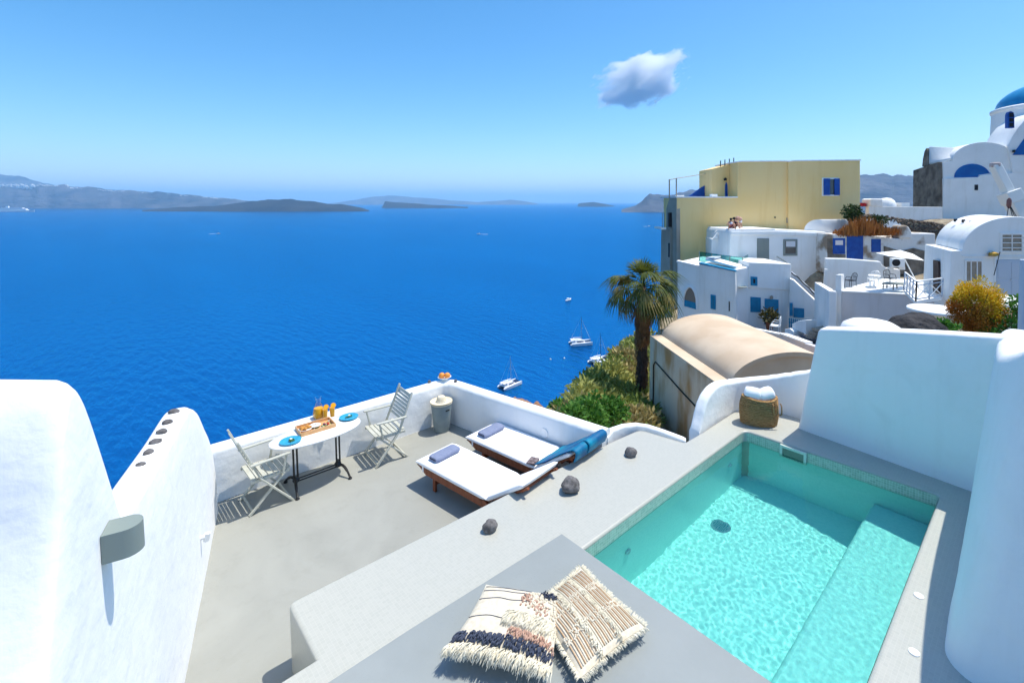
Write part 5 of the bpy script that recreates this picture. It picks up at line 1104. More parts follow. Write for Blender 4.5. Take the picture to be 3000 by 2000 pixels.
# courtyard floor and potted plant, white chair
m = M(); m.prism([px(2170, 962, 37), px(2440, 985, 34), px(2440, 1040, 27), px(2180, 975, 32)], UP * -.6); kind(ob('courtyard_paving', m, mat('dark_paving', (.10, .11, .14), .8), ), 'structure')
pp = PM.at(*Z1(1360, 1580), 1.2); pot = thing('potted_plant', 'terracotta pot with a bushy plant beside the turquoise door', 'plant', pp)
m = M(); m.lathe([(.2, 0), (.3, .55), (.33, .6), (.28, .6), (.2, .4), (0, .4)], 16, pp); ob('pot', m, mat('terracotta', (.32, .10, .05), .8), pot, smooth=True)
m = M(); leaves(m, pp + UP * 1.05, .55, .55, .5, 380, .13, random.Random(8), .1, tip=2.2); ob('foliage', m, leafmat('pot_leaf', (.05, .06, .015), (.13, .10, .03), 2, .2), pot)
def smallchair(p, rz, label, mt, s=1.0, group='white garden chairs'):
    t = thing('garden_chair', label, 'chair', p, group); Rm = Matrix.Rotation(rz, 3, 'Z'); P = lambda a, b, c: Vector(p) + Rm @ Vector((a * s, b * s, c * s))
    m = M(); m.prism([P(-.22, -.22, .42), P(.22, -.22, .42), P(.22, .22, .42), P(-.22, .22, .42)], UP * .03 * s); ob('seat', m, mt, t)
    m = M(); m.tube(smoothpath([P(-.2, .2, .45), P(-.24, .22, .8), P(-.24, 0, .92), P(-.24, -.22, .8), P(-.2, -.2, .45)], 4), .018 * s, 5)
    for q in (-.1, 0, .1): m.bar(P(-.21, q, .45), P(-.24, q, .88), .015 * s, .015 * s)
    ob('backrest', m, mt, t)
    for a in (-.2, .2):
        for b in (-.2, .2): m = M(); m.bar(P(a * 1.1, b * 1.1, 0), P(a, b, .43), .025 * s, .025 * s); ob('leg', m, mt, t)
    for b in (-.23, .23): m = M(); m.tube([P(-.22, b, .66), P(.1, b, .66), P(.2, b, .44)], .016 * s, 5); ob('armrest', m, mt, t)
    return t
smallchair(px(*ZM(860, 985), 31) , R(100), 'white metal chair in the dark courtyard left of the masonry bench', WHITEF, 1.3)

# ---- right hand terrace with umbrella
PR = Pl(2452, 30, 2790, 25.5)
rt = thing('terrace_house', 'white terrace with lilac shaded retaining wall below the parasol', 'house', PR.at(2600, 960))
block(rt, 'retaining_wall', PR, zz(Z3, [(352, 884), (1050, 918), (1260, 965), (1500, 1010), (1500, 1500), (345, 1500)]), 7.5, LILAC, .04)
PR0 = Pl(2405, 35, 2452, 30.05)
block(rt, 'left_wall', PR0, zz(Z3, [(192, 792), (352, 884), (345, 1500), (180, 1500)]), .4, WHITEF, .03)
ob('terrace_floor', slab(PR, zz(Z3, [(350, 874), (1050, 908), (1470, 990), (1470, 1000), (1050, 920), (350, 887)]), -7.6, .05), WHITEF, rt)
ob('corner_post', slab(PR, zz(Z3, [(350, 712), (405, 712), (402, 1300), (350, 1300)]), -.35, .12), WHITEF, rt, bev=.03)
ob('slot_window', slab(PR0, zz(Z3, [(248, 930), (276, 945), (270, 1130), (244, 1110)]), -.02, .02), PALEW, rt)
m = M(); m.lathe([(.05, -.25), (.16, -.2), (.16, .1), (.04, .2)], 8, PR0.at(*Z3(232, 1155), .15)); ob('lantern', m, BLACK, rt)
PB2 = Pl(2420, 38.5, 2640, 37); bw = thing('back_wall', 'long white garden wall with stepped top behind the parasol', 'wall', PB2.at(2520, 830))
block(bw, 'wall', PB2, zz(Z3, [(240, 548), (460, 552), (800, 580), (812, 610), (862, 645), (1000, 660), (1010, 1010), (230, 1010)]), .5, WHITEF, .05)
m = M(); m.bar(PB2.at(*Z3(215, 640), 1), PB2.at(*Z3(205, 800), 1), .22, .22); ob('pilaster', m, WHITEF, bw)
# old worn building with blue doors
PO = Pl(2418, 41, 2740, 42.5); od = thing('old_house', 'weathered whitewashed cave house with three blue doors and shutters', 'house', PO.at(2560, 760))
block(od, 'wall', PO, zz(Z3, [(245, 295), (620, 312), (820, 330), (1000, 345), (1110, 290), (1360, 292), (1370, 480), (1260, 700), (240, 700)]), 3, WORN, .08)
door(od, PO, zz(Z3, [(455, 318), (620, 315), (620, 558), (455, 552)]), BLUED, 1, None, False)
sw = ob('blue_shutter', slab(PO, zz(Z3, [(312, 342), (435, 342), (435, 503), (312, 500)]), -.02, .05), BLUED, od); ob('notice', slab(PO, zz(Z3, rect((335, 362), (412, 410))), .05, .06), mat('paper_notice', (.78, .70, .68), .8), sw)
ob('stone_patch', slab(PO, zz(Z3, [(256, 345), (300, 345), (312, 500), (440, 508), (440, 540), (258, 535)]), 0, .03), RUIN, od)
ob('blue_shutter', slab(PO, zz(Z3, rect((705, 350), (800, 482))), -.02, .05), BLUED, od); ob('rubble_face', slab(PO, zz(Z3, [(830, 420), (1000, 470), (1130, 440), (1250, 470), (1250, 720), (830, 700)]), 0, .12), RUIN, od, bev=.05)
ob('chimney', slab(PO, zz(Z3, [(990, 345), (988, 235), (1010, 212), (1060, 208), (1085, 228), (1112, 280), (1112, 345)]), -.9, .1), WORN, od, bev=.12)
PV = Pl(2360, 44, 2560, 44); vt = thing('vaulted_roof', 'low white vaulted roof at the foot of the yellow house', 'roof', PV.at(2440, 680))
A = PV.at(*Z3(20, 260)); B = PV.at(*Z3(300, 262)); m = M(); m.prism([A + (B - A) * (.5 - .5 * math.cos(math.pi * k / 14)) + UP * 1.0 * math.sin(math.pi * k / 14) for k in range(15)], RT * 7.5 + FH * 1.5); ob('vault', m, WORN if 0 else WHITEF, vt, smooth=True, ang=40)
m = M(); m.prism([A - UP * 3, B - UP * 3, B, A], RT * 7.5 + FH * 1.5); ob('wall', m, WHITEF, vt)
# dark dry-stone bank: stones one by one on its face
PD = Pl(2520, 45, 2780, 46); sb_ = thing('stone_bank', 'dark dry stone bank between the church wall and the old house', 'wall', PD.at(2650, 680))
bk = zz(Z3, [(580, 100), (700, 108), (1310, 172), (1470, 205), (1430, 330), (1100, 300), (700, 240), (560, 190)])
ob('earth_core', slab(PD, bk, -4, -.12), GROUND, sb_)
SM = [data(rockmesh(.5, .4, .34, 100 + k, 1, .3), 'stone', STONEW, True, 40) for k in range(4)]; rnd = random.Random(77); kk = 0
for j in range(7):
    for i in range(30):
        u = 575 + i * 30 + (j % 2) * 15; lo_ = 100 + (u - 580) * .118; hi_ = lo_ + 30 + min(90, (u - 560) * .22); v = lo_ + 8 + j * 19
        if v > hi_ + 12 or u > 1455: continue
        o = bpy.data.objects.new('stone', SM[kk % 4]); COL.objects.link(o); o.parent = sb_; o.location = PD.at(*Z3(u + rnd.uniform(-5, 5), v + rnd.uniform(-4, 4)), -.15) - wloc(sb_); o.rotation_euler = (rnd.uniform(-.4, .4), rnd.uniform(-.4, .4), rnd.random() * 6); s = rnd.uniform(.28, .5); o.scale = (s, s, s); kk += 1
# white upper wall, turret and dome
PU = Pl(2545, 50, 2762, 51); uw = thing('upper_wall', 'white rendered wall with a small turret beside the church ruin', 'wall', PU.at(2650, 640))
block(uw, 'wall', PU, zz(Z2, [(615, 1268), (1290, 1275), (1290, 1460), (1180, 1410), (610, 1350)]), .5, WHITEF, .03)
ob('turret', slab(PU, zz(Z2, [(622, 1205), (640, 1197), (738, 1199), (742, 1275), (620, 1270)]), -1.2, .05), WHITEF, uw, bev=.1)
m = M(); q = PU.at(*Z2(910, 1268), -2); m.lathe([(.95, -.3), (.92, .2), (.75, .6), (.4, .85), (0, .92)], 16, q); ob('small_dome', m, WHITEF, uw, smooth=True)
ob('low_block', slab(PU, zz(Z2, rect((985, 1235), (1060, 1272))), -2, -1), WHITEF, uw)
m = M(); 
for k in range(6): m.box(PU.at(*Z2(535 + k * 14, 1250 + 6 * (k % 2)), -.5), (.35, .3, .3), k)
ob('red_flowers', m, mat('red_petal', (.45, .02, .03), .7), uw)

# ---- church
PCh = Pl(2766, 55, 3000, 53); ch_ = thing('church', 'white church with blue dome, blue lunettes and a bare stone side', 'church', PCh.at(2880, 660))
block(ch_, 'lower_wall', PCh, zz(Z2, [(1300, 1012), (1620, 1000), (1640, 978), (2400, 930), (2400, 1500), (1285, 1500)]), 6, WHITEF, .05)
arch1 = [(1305, 862), (1390, 852)] + [(1690 - 300 * math.cos(math.pi * k / 14), 850 - 175 * math.sin(math.pi * k / 14)) for k in range(1, 11)] + [(1880, 716)]
block(ch_, 'transept_wall', PCh, zz(Z2, arch1 + [(1930, 800), (1930, 1000), (1305, 1012)]), 5, WHITEF, .04, -.25)
big = [(1890, 716), (1925, 640), (1975, 560), (2040, 480), (2150, 400), (2280, 370), (2420, 400), (2420, 960), (1935, 960)]
block(ch_, 'nave_wall', PCh, zz(Z2, big), 5, WHITEF, .04, .02)
ob('lunette', slab(PCh, zz(Z2, [(1405, 1003)] + [(1572 - 167 * math.cos(math.pi * k / 12), 1000 - 123 * math.sin(math.pi * k / 12)) for k in range(1, 12)] + [(1738, 962), (1630, 978), (1618, 1000)]), -.3, -.18), DOMEB, ch_)
ob('lunette', slab(PCh, zz(Z2, [(1930, 798), (1970, 740), (2005, 690), (2050, 630), (2150, 560), (2300, 540), (2420, 600), (2420, 790)]), .0, .09), DOMEB, ch_)
for a, b in (((1575, 1065), (1620, 1125)), ((1812, 1160), (1840, 1217))): window(ch_, PCh, zz(Z2, rect(a, b)), WHITEF, DARK, .05)
PRn = Pl(2690, 60, 2766, 55.1); block(ch_, 'stone_side', PRn, zz(Z2, [(1068, 938), (1300, 862), (1300, 1480), (1065, 1300)]), .6, RUIN, .03)
for u in (1150, 1190, 1225): ob('buttress', slab(PRn, zz(Z2, [(u, 1090), (u + 14, 1085), (u + 14, 1290), (u, 1290)]), 0, .25), STONEW, ch_)
vz = [(1145, 905), (1152, 830), (1165, 765), (1180, 737)]
PVv = Pl(2713, 58.5, 2735, 57.3); ob('ruined_gable', slab(PVv, zz(Z2, [(1140, 905), (1148, 830), (1162, 765), (1178, 735), (1188, 760), (1198, 890)]), -.5, 0), RUIN, ch_)
A = PVv.at(*Z2(1180, 737), -.2); A2 = PVv.at(*Z2(1198, 890), -.2); Bv = PCh.at(*Z2(1530, 727), -2.5); B2 = PCh.at(*Z2(1400, 850), -.3)
m = M(); rows = []
for k in range(9):
    f = k / 8; a = f * math.pi / 2; rows.append([A2.lerp(A, math.sin(a)) + (A2 - A) * 0, B2.lerp(Bv, math.sin(a))])
m.sheet(rows); o = ob('barrel_roof', m, WHITEF, ch_, smooth=True, ang=0); s = o.modifiers.new('thick', 'SOLIDIFY'); s.thickness = .3
dc = px(*Z2(2262, 600), 58); dr = 128 / F * 58; zt = lambda v: px(*Z2(2262, v), 58).z - dc.z
m = M(); m.lathe([(dr, zt(760)), (dr, zt(395)), (dr * 1.03, zt(380)), (dr * 1.03, zt(362)), (dr * .96, zt(350))], 8 if 0 else 40, dc); ob('drum', m, WHITEF, ch_, smooth=True, ang=30)
m = M(); m.lathe([(dr * .94 * math.cos(a), zt(350) + (zt(122) - zt(350)) * math.sin(a)) for a in [math.pi / 2 * k / 14 for k in range(15)]], 40, dc); ob('dome', m, DOMEC, ch_, smooth=True)
Pd = Pl(2930, (dc - EYE).dot(FH) - dr * .9, 2975, (dc - EYE).dot(FH) - dr * .97); wn = [(1878, 550), (1878, 430), (1888, 405), (1908, 398), (1930, 408), (1940, 435), (1940, 550)]
f_ = ob('drum_window', slab(Pd, zz(Z2, wn), -.3, .18), BLUED, ch_); 
for v0, v1 in ((412, 452), (462, 495), (504, 542)): ob('pane', slab(Pd, zz(Z2, rect((1893, v0), (1932, v1))), .18, .2), DARK, f_)
m = M(); m.lathe([(.5, 0), (.8, .3), (.3, .7)], 8, PCh.at(*Z2(1937, 765), .2)); m = M(); m.box(PCh.at(*Z2(1937, 762), .15), (.25, .25, .25)); ob('loudspeaker', m, BLACK, ch_)

# ---- vaulted white house on the right
PH = Pl(2788, 24.0, 3000, 24.0); vh = thing('vaulted_house', 'white house with a barrel roof, grey door and small balcony, far right', 'house', PH.at(2900, 880))
ay = 466; fr_ = [(1640, ay)] + [(1640 + 530 - 530 * math.cos(math.pi * k / 28), ay - 345 * math.sin(math.pi * k / 28)) for k in range(1, 28)] + [(2700, ay)]
VX = RT * 1.45 + FH * 3.6; m = M(); m.prism([PH.at(*q, -.06) for q in zz(Z3, fr_)], VX); ob('vault', m, WHITEF, vh, bev=.02)
block(vh, 'front_wall', PH, zz(Z3, [(1527, 470)] + fr_ + [(2700, 1150), (1490, 1150)]), .3, WHITEF, .03)
m = M(); m.prism([PH.at(*q, -.1) for q in zz(Z3, [(1527, 470), (2700, 470), (2700, 1150), (1495, 1150)])], VX * 1.02); ob('body', m, WHITEF, vh, bev=.03)
P2 = Pl(2710, 27.8, 2788.5, 24.05)
door(vh, P2, zz(Z3, [(1340, 562), (1396, 572), (1396, 905), (1340, 890)]), mat('dark_wood_door', (.05, .025, .018), .6), 1, None, False)
window(vh, PH, zz(Z3, rect((2015, 285), (2255, 490))), WHITEF, SHUT, .10, (1, 3)); window(vh, PH, zz(Z3, rect((1655, 562), (1842, 800))), WHITEF, SHUT, .08, (2, 0))
door(vh, PH, zz(Z3, rect((1972, 560), (2250, 955))), PALEW, 2, WHITEF)
m = M(); m.lathe([(.05, -.12), (.2, -.06), (.2, .06), (.05, .12)], 14, PH.at(*Z3(1922, 500), .18)); ob('globe_lamp', m, GOLD, vh, smooth=True)
ob('string_course', slab(PH, zz(Z3, [(1630, 520), (2600, 525), (2600, 533), (1630, 528)]), 0, .05), WHITEF, vh)
for u, v in ((1560, 158), (1640, 165), (1718, 180), (1818, 190)):
    d = px(*Z3(u, v), 26.6 - (u - 1560) * .006); m = M(); m.box(d, (.10, .10, .16)); m.bar(d, d - FH * .12 + UP * .05, .08, .08); ob('roof_spout', m, BLACK, vh)
bal = thing('balcony', 'small balcony with white criss cross railing on the vaulted house', 'balcony', P2.at(2740, 870))
K = [px(*Z3(1160, 985), 22.9), px(*Z3(1425, 1003), 24.0), px(*Z3(1040, 905), 26.0)]; K[1].z = K[2].z = K[0].z
m = M(); m.prism([K[2] - UP * .02, K[0] - UP * .02, K[1] - UP * .02, K[1] + FH * 2], -UP * .14); ob('floor_slab', m, WHITEF, bal)
hr = .95
def rail(a, b, n):
    m = M(); m.bar(a + UP * hr, b + UP * hr, .07, .06); ob('top_rail', m, WHITEF, bal); m = M(); m.bar(a + UP * .10, b + UP * .10, .05, .05); ob('bottom_rail', m, PALEW, bal)
    m = M(); m.bar(a + UP * hr * .8, b + UP * hr * .8, .04, .04); ob('mid_rail', m, PALEW, bal)
    for k in range(n + 1): m = M(); q = a.lerp(b, k / n); m.bar(q, q + UP * hr, .06, .06); ob('post', m, PALEW, bal)
    for k in range(n):
        p, q = a.lerp(b, k / n), a.lerp(b, (k + 1) / n); m = M(); m.bar(p + UP * .1, q + UP * hr * .78, .035, .035); m.bar(q + UP * .1, p + UP * hr * .78, .03, .03); ob('cross_brace', m, WHITEF, bal)
rail(K[2], K[0], 4); rail(K[0], K[1], 2)

# ---- parasol, loungers and chairs on the right terrace
uz = PR.at(*Z3(1000, 905), -3.4); ua = px(*Z3(1000, 462), (uz - EYE).dot(FH)); um = thing('parasol', 'white square parasol on the right hand terrace', 'parasol', uz - UP * .1)
ed = [px(*Z3(*q), (uz - EYE).dot(FH) + dd) for q, dd in (((752, 490), 0), ((880, 522), -1.2), ((1245, 566), -.3), ((1130, 500), 1.2))]
m = M(); m.add(ed + [ua], [(0, 1, 4), (1, 2, 4), (2, 3, 4), (3, 0, 4)]); o = ob('canopy', m, WHITEF, um); s = o.modifiers.new('t', 'SOLIDIFY'); s.thickness = .03
m = M(); m.tube([uz - UP * .1, ua], .035, 8); ob('pole', m, WHITEF, um, smooth=True)
for e in ed: m = M(); m.bar(ua - UP * .03, e - UP * .03, .025, .025); ob('rib', m, PALEW, um)
ac = thing('air_conditioner', 'white air conditioning unit with a dark fan under the parasol', 'appliance', PB2.at(*Z3(920, 640), .7)); ob('casing', slab(PB2, zz(Z3, rect((868, 535), (1000, 622))), .5, 1.0), WHITEF, ac, bev=.03)
m = M(); cc = PB2.at(*Z3(912, 575), 1.0); tt = PB2.t; m.loft([[cc + PB2.n * h + (tt * math.cos(a) + UP * math.sin(a)) * .27 for a in [math.pi * k / 10 for k in range(20)]] for h in (-.02, .02)]); ob('fan', m, DARK, ac)
for b_ in ((870,), (985,)): m = M(); m.bar(PB2.at(*Z3(b_[0], 622), .7), PB2.at(*Z3(b_[0], 650), .7), .06, .4); ob('foot', m, WHITEF, ac)
def daybed(a, b, label, mt, grp):
    t = thing('daybed', label, 'sunbed', a, grp); m = M(); m.bar(a + UP * .34, b + UP * .34, .75, .07); ob('bed', m, mt, t)
    for f in (.05, .5, .95):
        for sgn in (-1, 1): m = M(); q = a.lerp(b, f) + (b - a).normalized().cross(UP) * .3 * sgn; m.bar(q, q + UP * .34, .05, .05); ob('leg', m, BLACK, t)
    return t
fz = lambda u, v, o: PR.at(*Z3(u, v), o)
daybed(fz(775, 872, -.9), fz(1010, 885, -.9), 'grey slatted daybed on the right terrace beside the balcony', GREYD, None)
fl = fz(500, 880, -2.5)
for i, (u, o) in enumerate(((340, -2.2), (520, -3.0), (590, -2.2), (690, -3.2))): smallchair(PR.at(*Z3(u, 884), o), 1.2 + i, ['dark folding deck chair at the left end of the right terrace', 'white wire chair left of the terrace bistro table', 'white wire chair right of the terrace bistro table', 'dark wire chair near the middle of the right terrace'][i], BLACK if i in (0, 3) else WHITEF, 1.1, 'chairs on the right terrace')
q = PR.at(*Z3(555, 884), -2.7); bt = thing('bistro_table', 'small white round table between the wire chairs on the right terrace', 'table', q); m = M(); m.lathe([(.35, .7), (.36, .72), (.35, .74)], 20, q); ob('table_top', m, WHITEF, bt, smooth=True); m = M(); m.lathe([(.2, 0), (.05, .05), (.03, .7)], 10, q); ob('pedestal', m, WHITEF, bt, smooth=True)
# ---- near garden furniture on the right
for i, (u, v, d, r_, lb) in enumerate([(1370, 1068, 14.5, .75, 'round white stone table left of the golden bush'), (2150, 985, 14.0, 1.0, 'round white stone table right of the golden bush')]):
    q = px(*Z3(u, v), d); q.z -= .62; t = thing('stone_table', lb, 'table', q, 'white stone tables'); m = M(); m.lathe([(r_ * .96, .56), (r_, .58), (r_, .63), (r_ * .97, .65)], 36, q); ob('table_top', m, WHITEF, t, smooth=True, ang=50); m = M(); m.lathe([(.4, -1.2), (.25, 0), (.18, .3), (.3, .56)], 16, q); ob('pedestal', m, WHITEF, t, smooth=True)
m = M(); secs = []
q = px(*Z3(700, 1290), 9.6); m.lathe([(.55, -.6), (.55, .0), (.5, .12), (.38, .19), (.2, .23), (0, .24)], 30, q); tag(ob('white_dome_planter', m, WHITE, smooth=True, ang=50, at=q - UP * .6), 'low white rounded hump of masonry left of the boulder', 'masonry')
m = M(); a, b = px(*Z3(2248, 1290), 9.0), px(*Z3(2262, 560), 9.0); m.tube([a - UP * .5, b], .055, 16); tag(ob('lamp_post', m, PALEW, smooth=True, ang=40, at=a - UP * .5), 'pale grey vertical post cut by the right edge of the picture', 'post')
# ---- telescopic crane
cb = thing('crane', 'white telescopic crane boom with hanging cables at the right edge', 'crane', px(*Z2(2120, 1500), 34))
a, b, c = px(*Z2(1770, 890), 34), px(*Z2(1925, 1195), 33.4), px(*Z2(2160, 1640), 32.6)
CRW = mat('crane_paint', (.72, .72, .69), .4)
m = M(); m.bar(a, b, .55, .55, FH); ob('inner_boom', m, CRW, cb, bev=.06); m = M(); m.bar(b, c, .85, .85, FH); ob('outer_boom', m, CRW, cb, bev=.08); m = M(); m.bar(b + (b - c).normalized() * .5, b - (b - c).normalized() * .3, 1.0, .95, FH); ob('boom_collar', m, CRW, cb, bev=.05)
m = M(); m.box(a, (.55, .5, .35), .4); ob('boom_head', m, mat('crane_head', (.45, .36, .34), .5), cb, bev=.08)
h = px(*Z2(1900, 1240), 32.5); m = M(); m.lathe([(.05, -.35), (.14, -.15), (.14, .2), (.05, .35)], 10, h); ob('hook_block', m, mat('hook_red', (.20, .09, .08), .5), cb, smooth=True)
for u, v in ((1855, 1530), (1975, 1520), (2020, 1525), (2032, 1480)):
    m = M(); m.tube([h, px(*Z2(u, v), 32)], .022, 5); ob('cable', m, BLACK, cb)
m = M(); m.tube([px(*Z3(2020, 480), 23.6), px(*Z3(1958, 720), 23.6)], .018, 5); ob('cable', m, BLACK, cb)

# ---- people resting on the white roof
def person(name, p, joints, label, cl, legs_mt, hair=True, s=1.0):
    """skinned continuous body; joints in metres from p, x right in the picture, y away"""
    t = thing('person', label, 'person', p, 'people on the white roof'); J = lambda q: Vector(p) + (RT * q[0] + FH * q[1] + UP * q[2]) * s
    me = bpy.data.meshes.new('body'); ks = list(joints['p'].keys()); idx = {k: i for i, k in enumerate(ks)}
    me.from_pydata([J(joints['p'][k]) - Vector(p) for k in ks], [(idx[a], idx[b]) for a, b in joints['e']], []); o = bpy.data.objects.new('body', me); link(o, t, Vector(p)); me.materials.append(SKIN)
    md = o.modifiers.new('skin', 'SKIN'); 
    rad = {'pel': .13, 'che': .15, 'nck': .055, 'hed': .085, 'top': .075, 'sl': .06, 'sr': .06, 'el': .042, 'er': .042, 'hl': .03, 'hr': .03, 'kl': .06, 'kr': .06, 'fl': .04, 'fr': .04, 'tl': .03, 'tr': .03}
    for k in ks: v = me.skin_vertices[0].data[idx[k]]; v.radius = (rad[k] * s, rad[k] * s); v.use_root = (k == 'pel')
    ss = o.modifiers.new('sub', 'SUBSURF'); ss.levels = 1; ss.render_levels = 2
    P = joints['p']; m = M(); a, b = J(P['pel']), J(P['che']); d = (b - a); m.tube([a - d * .18, a, a.lerp(b, .5), b, b + d * .28], [.10 * s, .17 * s, .165 * s, .19 * s, .09 * s], 12); ob('shirt', m, cl, t, smooth=True, ang=0)
    for k in 'lr':
        m = M(); a, b = J(P['pel']), J(P['k' + k]); m.tube([a, a.lerp(b, .3), b.lerp(a, .25)], [.10 * s, .105 * s, .085 * s], 10); ob('shorts', m, legs_mt, t, smooth=True, ang=0)
    h_ = J(P['hed']); hd_ = (J(P['top']) - h_).normalized(); m = M(); bm = bmesh.new(); bmesh.ops.create_icosphere(bm, subdivisions=2, radius=.112 * s); m.add([v.co + h_ + hd_ * .045 * s + FH * .02 for v in bm.verts], [tuple(v.index for v in f.verts) for f in bm.faces]); bm.free(); ob('hair', m, HAIR, t, smooth=True)
    return t
ED = [('pel', 'che'), ('che', 'nck'), ('nck', 'hed'), ('hed', 'top'), ('che', 'sl'), ('che', 'sr'), ('sl', 'el'), ('sr', 'er'), ('el', 'hl'), ('er', 'hr'), ('pel', 'kl'), ('pel', 'kr'), ('kl', 'fl'), ('kr', 'fr'), ('fl', 'tl'), ('fr', 'tr')]
sit = dict(pel=(0, 0, .12), che=(.05, .02, .50), nck=(.06, .0, .66), hed=(.05, -.03, .76), top=(.05, -.03, .86), sl=(-.14, -.02, .56), sr=(.24, .02, .56), el=(-.30, -.12, .36), er=(.34, -.12, .36), hl=(-.32, -.30, .34), hr=(.22, -.30, .34), kl=(-.22, -.38, .45), kr=(.16, -.40, .45), fl=(-.32, -.55, .06), fr=(.20, -.58, .06), tl=(-.34, -.70, .04), tr=(.2, -.72, .04))
bend = dict(pel=(.30, .05, .80), che=(-.06, .0, .92), nck=(-.22, -.02, .90), hed=(-.32, -.04, .90), top=(-.40, -.05, .88), sl=(-.08, -.18, .90), sr=(-.06, .18, .92), el=(-.18, -.22, .64), er=(-.20, .18, .66), hl=(-.34, -.20, .44), hr=(-.36, .12, .46), kl=(.14, -.06, .44), kr=(.34, .10, .43), fl=(.22, -.08, .06), fr=(.44, .12, .06), tl=(.08, -.10, .04), tr=(.30, .10, .04))
rz_ = PW.at(*Z1(1160, 772), -1.0)
def onroof(u, o): q = PW.at(*Z1(u, 775), o); q.z = PW.at(*Z1(1300, 775), 0).z; return q
person('person', onroof(1150, -.75), dict(p=sit, e=ED), 'person sitting in a pale top and dark red shorts, leftmost on the white roof', CLW, CLR, s=1.05)
person('person', onroof(1195, -.95), dict(p={**sit, 'hed': (-.02, -.06, .78), 'top': (-.03, -.06, .88)}, e=ED), 'person sitting in black in the middle of the three on the white roof', CLB, CLB, s=1.1)
person('person', onroof(1238, -1.2), dict(p=bend, e=ED), 'person bending forward in a pale skirt, rightmost on the white roof', mat('nude_top', (.55, .33, .26), .9), CLW, s=1.0)

# ================================================================== BOATS
def onsea(x, y): return onz(x, y, SEA_Z)
def catamaran(x, y, ln, rz, label, mast=True, k=0):
    p = onsea(x, y); t = thing('catamaran', label, 'boat', p, 'moored sailing catamarans'); Rm = Matrix.Rotation(rz, 3, 'Z'); P = lambda a, b, c: p + Rm @ Vector((a * ln, b * ln, c * ln))
    for s in (-1, 1):
        m = M(); secs = []
        for f, w_, z0, z1 in ((-.5, .035, .01, .06), (-.42, .05, -.02, .09), (-.2, .055, -.03, .11), (.1, .055, -.03, .12), (.35, .04, -.03, .13), (.5, .006, -.01, .14)): secs.append([P(f, s * .2 - w_, z1), P(f, s * .2 - w_ * .7, z0), P(f, s * .2 + w_ * .7, z0), P(f, s * .2 + w_, z1)])
        m.loft(secs); ob('hull', m, BOATW, t, smooth=True, ang=40); m = M(); m.bar(P(-.46, s * .2, .0), P(.44, s * .2, .0), .075 * ln, .02 * ln); ob('waterline', m, BOATD, t)
    m = M(); m.prism([P(-.42, -.2, .09), P(.18, -.2, .10), P(.18, .2, .10), P(-.42, .2, .09)], UP * .025 * ln); ob('deck', m, BOATW, t)
    m = M(); m.loft([[P(a, -b, c), P(a, b, c), P(a, b * .9, c + h), P(a, -b * .9, c + h)] for a, b, c, h in ((-.28, .17, .11, .10), (-.05, .17, .11, .115), (.10, .13, .115, .08), (.17, .09, .115, .02))]); cbn = ob('cabin', m, BOATW, t, smooth=True, ang=30)
    m = M(); m.loft([[P(a, -b, c), P(a, b, c), P(a, b * .97, c + .045), P(a, -b * .97, c + .045)] for a, b, c in ((-.2, .172, .135), (-.05, .172, .135), (.115, .128, .135))]); ob('cabin_windows', m, BOATD, cbn)
    m = M(); m.prism([P(-.45, -.15, .22), P(-.26, -.15, .225), P(-.26, .15, .225), P(-.45, .15, .22)], UP * .012 * ln); ob('bimini', m, BOATW, t)
    m = M(); m.prism([P(.18, -.17, .115), P(.44, -.12, .125), P(.44, .12, .125), P(.18, .17, .115)], UP * .004 * ln); ob('trampoline', m, BOATD, t)
    if mast:
        m = M(); m.tube([P(.06, 0, .2), P(.03, 0, 1.25)], [.011 * ln, .007 * ln], 6); mt_ = ob('mast', m, ALU if k else BOATD, t); m = M(); m.tube([P(.05, 0, .30), P(-.36, 0, .31)], .014 * ln, 6); ob('boom', m, BOATW, t); m = M(); m.bar(P(.05, -.1, .72), P(.05, .1, .72), .01 * ln, .01 * ln); ob('spreader', m, ALU, mt_)
        m = M(); m.tube([P(.47, 0, .14), P(.04, 0, 1.1)], .006 * ln, 4); ob('forestay', m, ALU, t); m = M(); m.tube([P(-.45, .18, .1), P(.03, 0, 1.2)], .003 * ln, 4); m.tube([P(.0, .2, .1), P(.04, 0, 1.0)], .003 * ln, 4); m.tube([P(.0, -.2, .1), P(.04, 0, 1.0)], .003 * ln, 4); ob('shroud', m, ALU, t)
    return t
AZs = AZ - R(90)
catamaran(1701, 1008, 13.5, AZs + R(12), 'white sailing catamaran with tall dark mast, middle one of the bay'); catamaran(1757, 1060, 12.5, AZs + R(38), 'white catamaran partly hidden by the scrubby slope', k=0); catamaran(1494, 1130, 11.0, AZs + R(48), 'white catamaran nearest the terrace parapet', k=1)
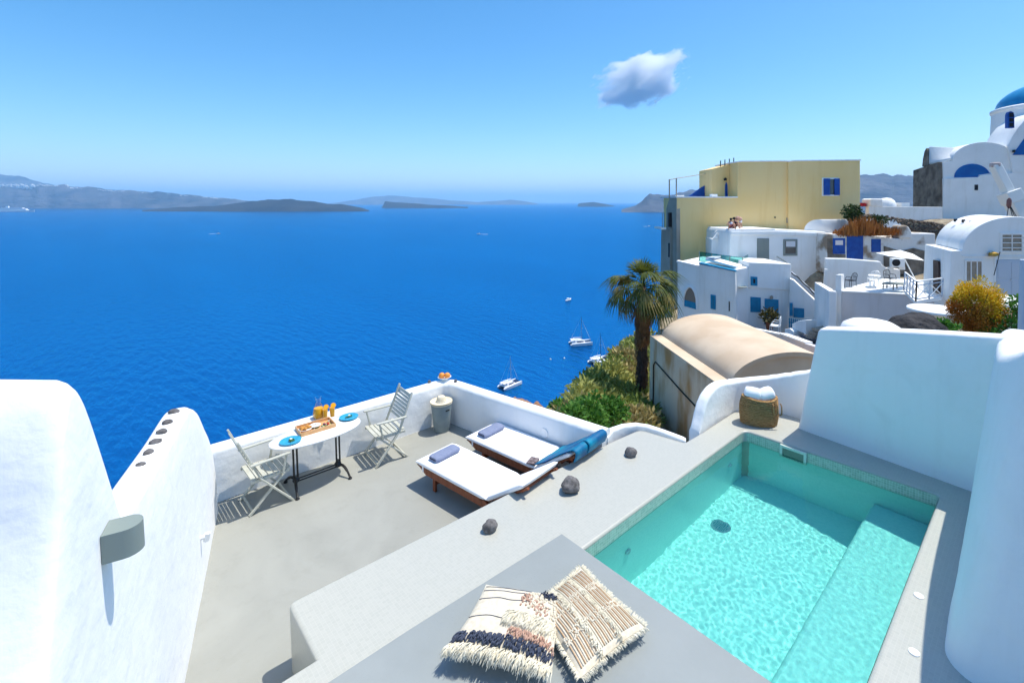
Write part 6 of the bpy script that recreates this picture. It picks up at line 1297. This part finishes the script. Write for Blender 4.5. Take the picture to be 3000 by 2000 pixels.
def motorboat(x, y, ln, rz, label, wake=False):
    p = onsea(x, y); t = thing('motor_boat', label, 'boat', p, 'small motor boats'); Rm = Matrix.Rotation(rz, 3, 'Z'); P = lambda a, b, c: p + Rm @ Vector((a * ln, b * ln, c * ln))
    m = M(); m.loft([[P(f, -w_, z1), P(f, -w_ * .6, -.03), P(f, w_ * .6, -.03), P(f, w_, z1)] for f, w_, z1 in ((-.5, .13, .10), (-.1, .16, .11), (.3, .11, .14), (.5, .01, .17))]); ob('hull', m, BOATW, t, smooth=True, ang=40); m = M(); m.loft([[P(a, -b, .11), P(a, b, .11), P(a, b * .8, h), P(a, -b * .8, h)] for a, b, h in ((-.25, .12, .26), (.0, .12, .27), (.15, .09, .14))]); ob('cabin', m, BOATW, t, smooth=True, ang=30); m = M(); m.loft([[P(a, -b, .17), P(a, b, .17), P(a, b, .21), P(a, -b, .21)] for a, b in ((-.2, .115), (.0, .115), (.08, .10))]); ob('windscreen', m, BOATD, t)
    if wake:
        m = M(); m.sheet([[P(-.5, -.1, .01), P(-.5, .1, .01)], [P(-1.6, -.35, .008), P(-1.6, .35, .008)], [P(-2.6, -.3, .004), P(-2.6, .3, .004)]]); ob('wake', m, mat('foam', (.6, .65, .7), .9), t)
    return t
motorboat(1666, 880, 8.5, AZs + R(60), 'small white motor boat alone above the catamarans')
motorboat(640, 685, 9, AZs + R(10), 'tiny speedboat far out below the lava island', True); motorboat(1402, 686, 10, AZs + R(170), 'tiny speedboat with a wake far out in mid bay', True); motorboat(1902, 663, 10, AZs + R(30), 'tiny speedboat far out left of the yellow house', True)
for i, (x, y) in enumerate(((1613, 1053), (1653, 1050))):
    p = onsea(x, y); m = M(); m.lathe([(.1, -.3), (.45, 0), (.45, .3), (.12, .7), (.1, .9)], 10, p); tag(ob('mooring_buoy', m, BOATW, smooth=True, at=p), ['left of the two mooring buoys between the catamarans', 'right of the two mooring buoys between the catamarans'][i], 'buoy', 'mooring buoys')
# cruise ship on the far left
p = onsea(48, 621); cs = thing('cruise_ship', 'long white cruise ship far away at the left edge', 'ship', p); Rm = Matrix.Rotation(AZs, 3, 'Z'); P = lambda a, b, c: p + Rm @ Vector((a, b, c))
m = M(); m.loft([[P(f, -w_, z1), P(f, -w_, -1), P(f, w_, -1), P(f, w_, z1)] for f, w_, z1 in ((-150, 14, 12), (60, 16, 12), (110, 12, 14), (150, 1, 16))]); ob('hull', m, BOATW, cs)
for k, (a, b, z) in enumerate(((-145, 95, 12), (-140, 85, 20), (-120, 60, 27))): m = M(); m.box(P((a + b) / 2, 0, z + 4), (b - a, 24 - 3 * k, 8), AZs); ob('deck_house', m, BOATW, cs)
m = M(); m.box(P(-70, 0, 42), (22, 10, 14), AZs); ob('funnel', m, BOATW, cs)
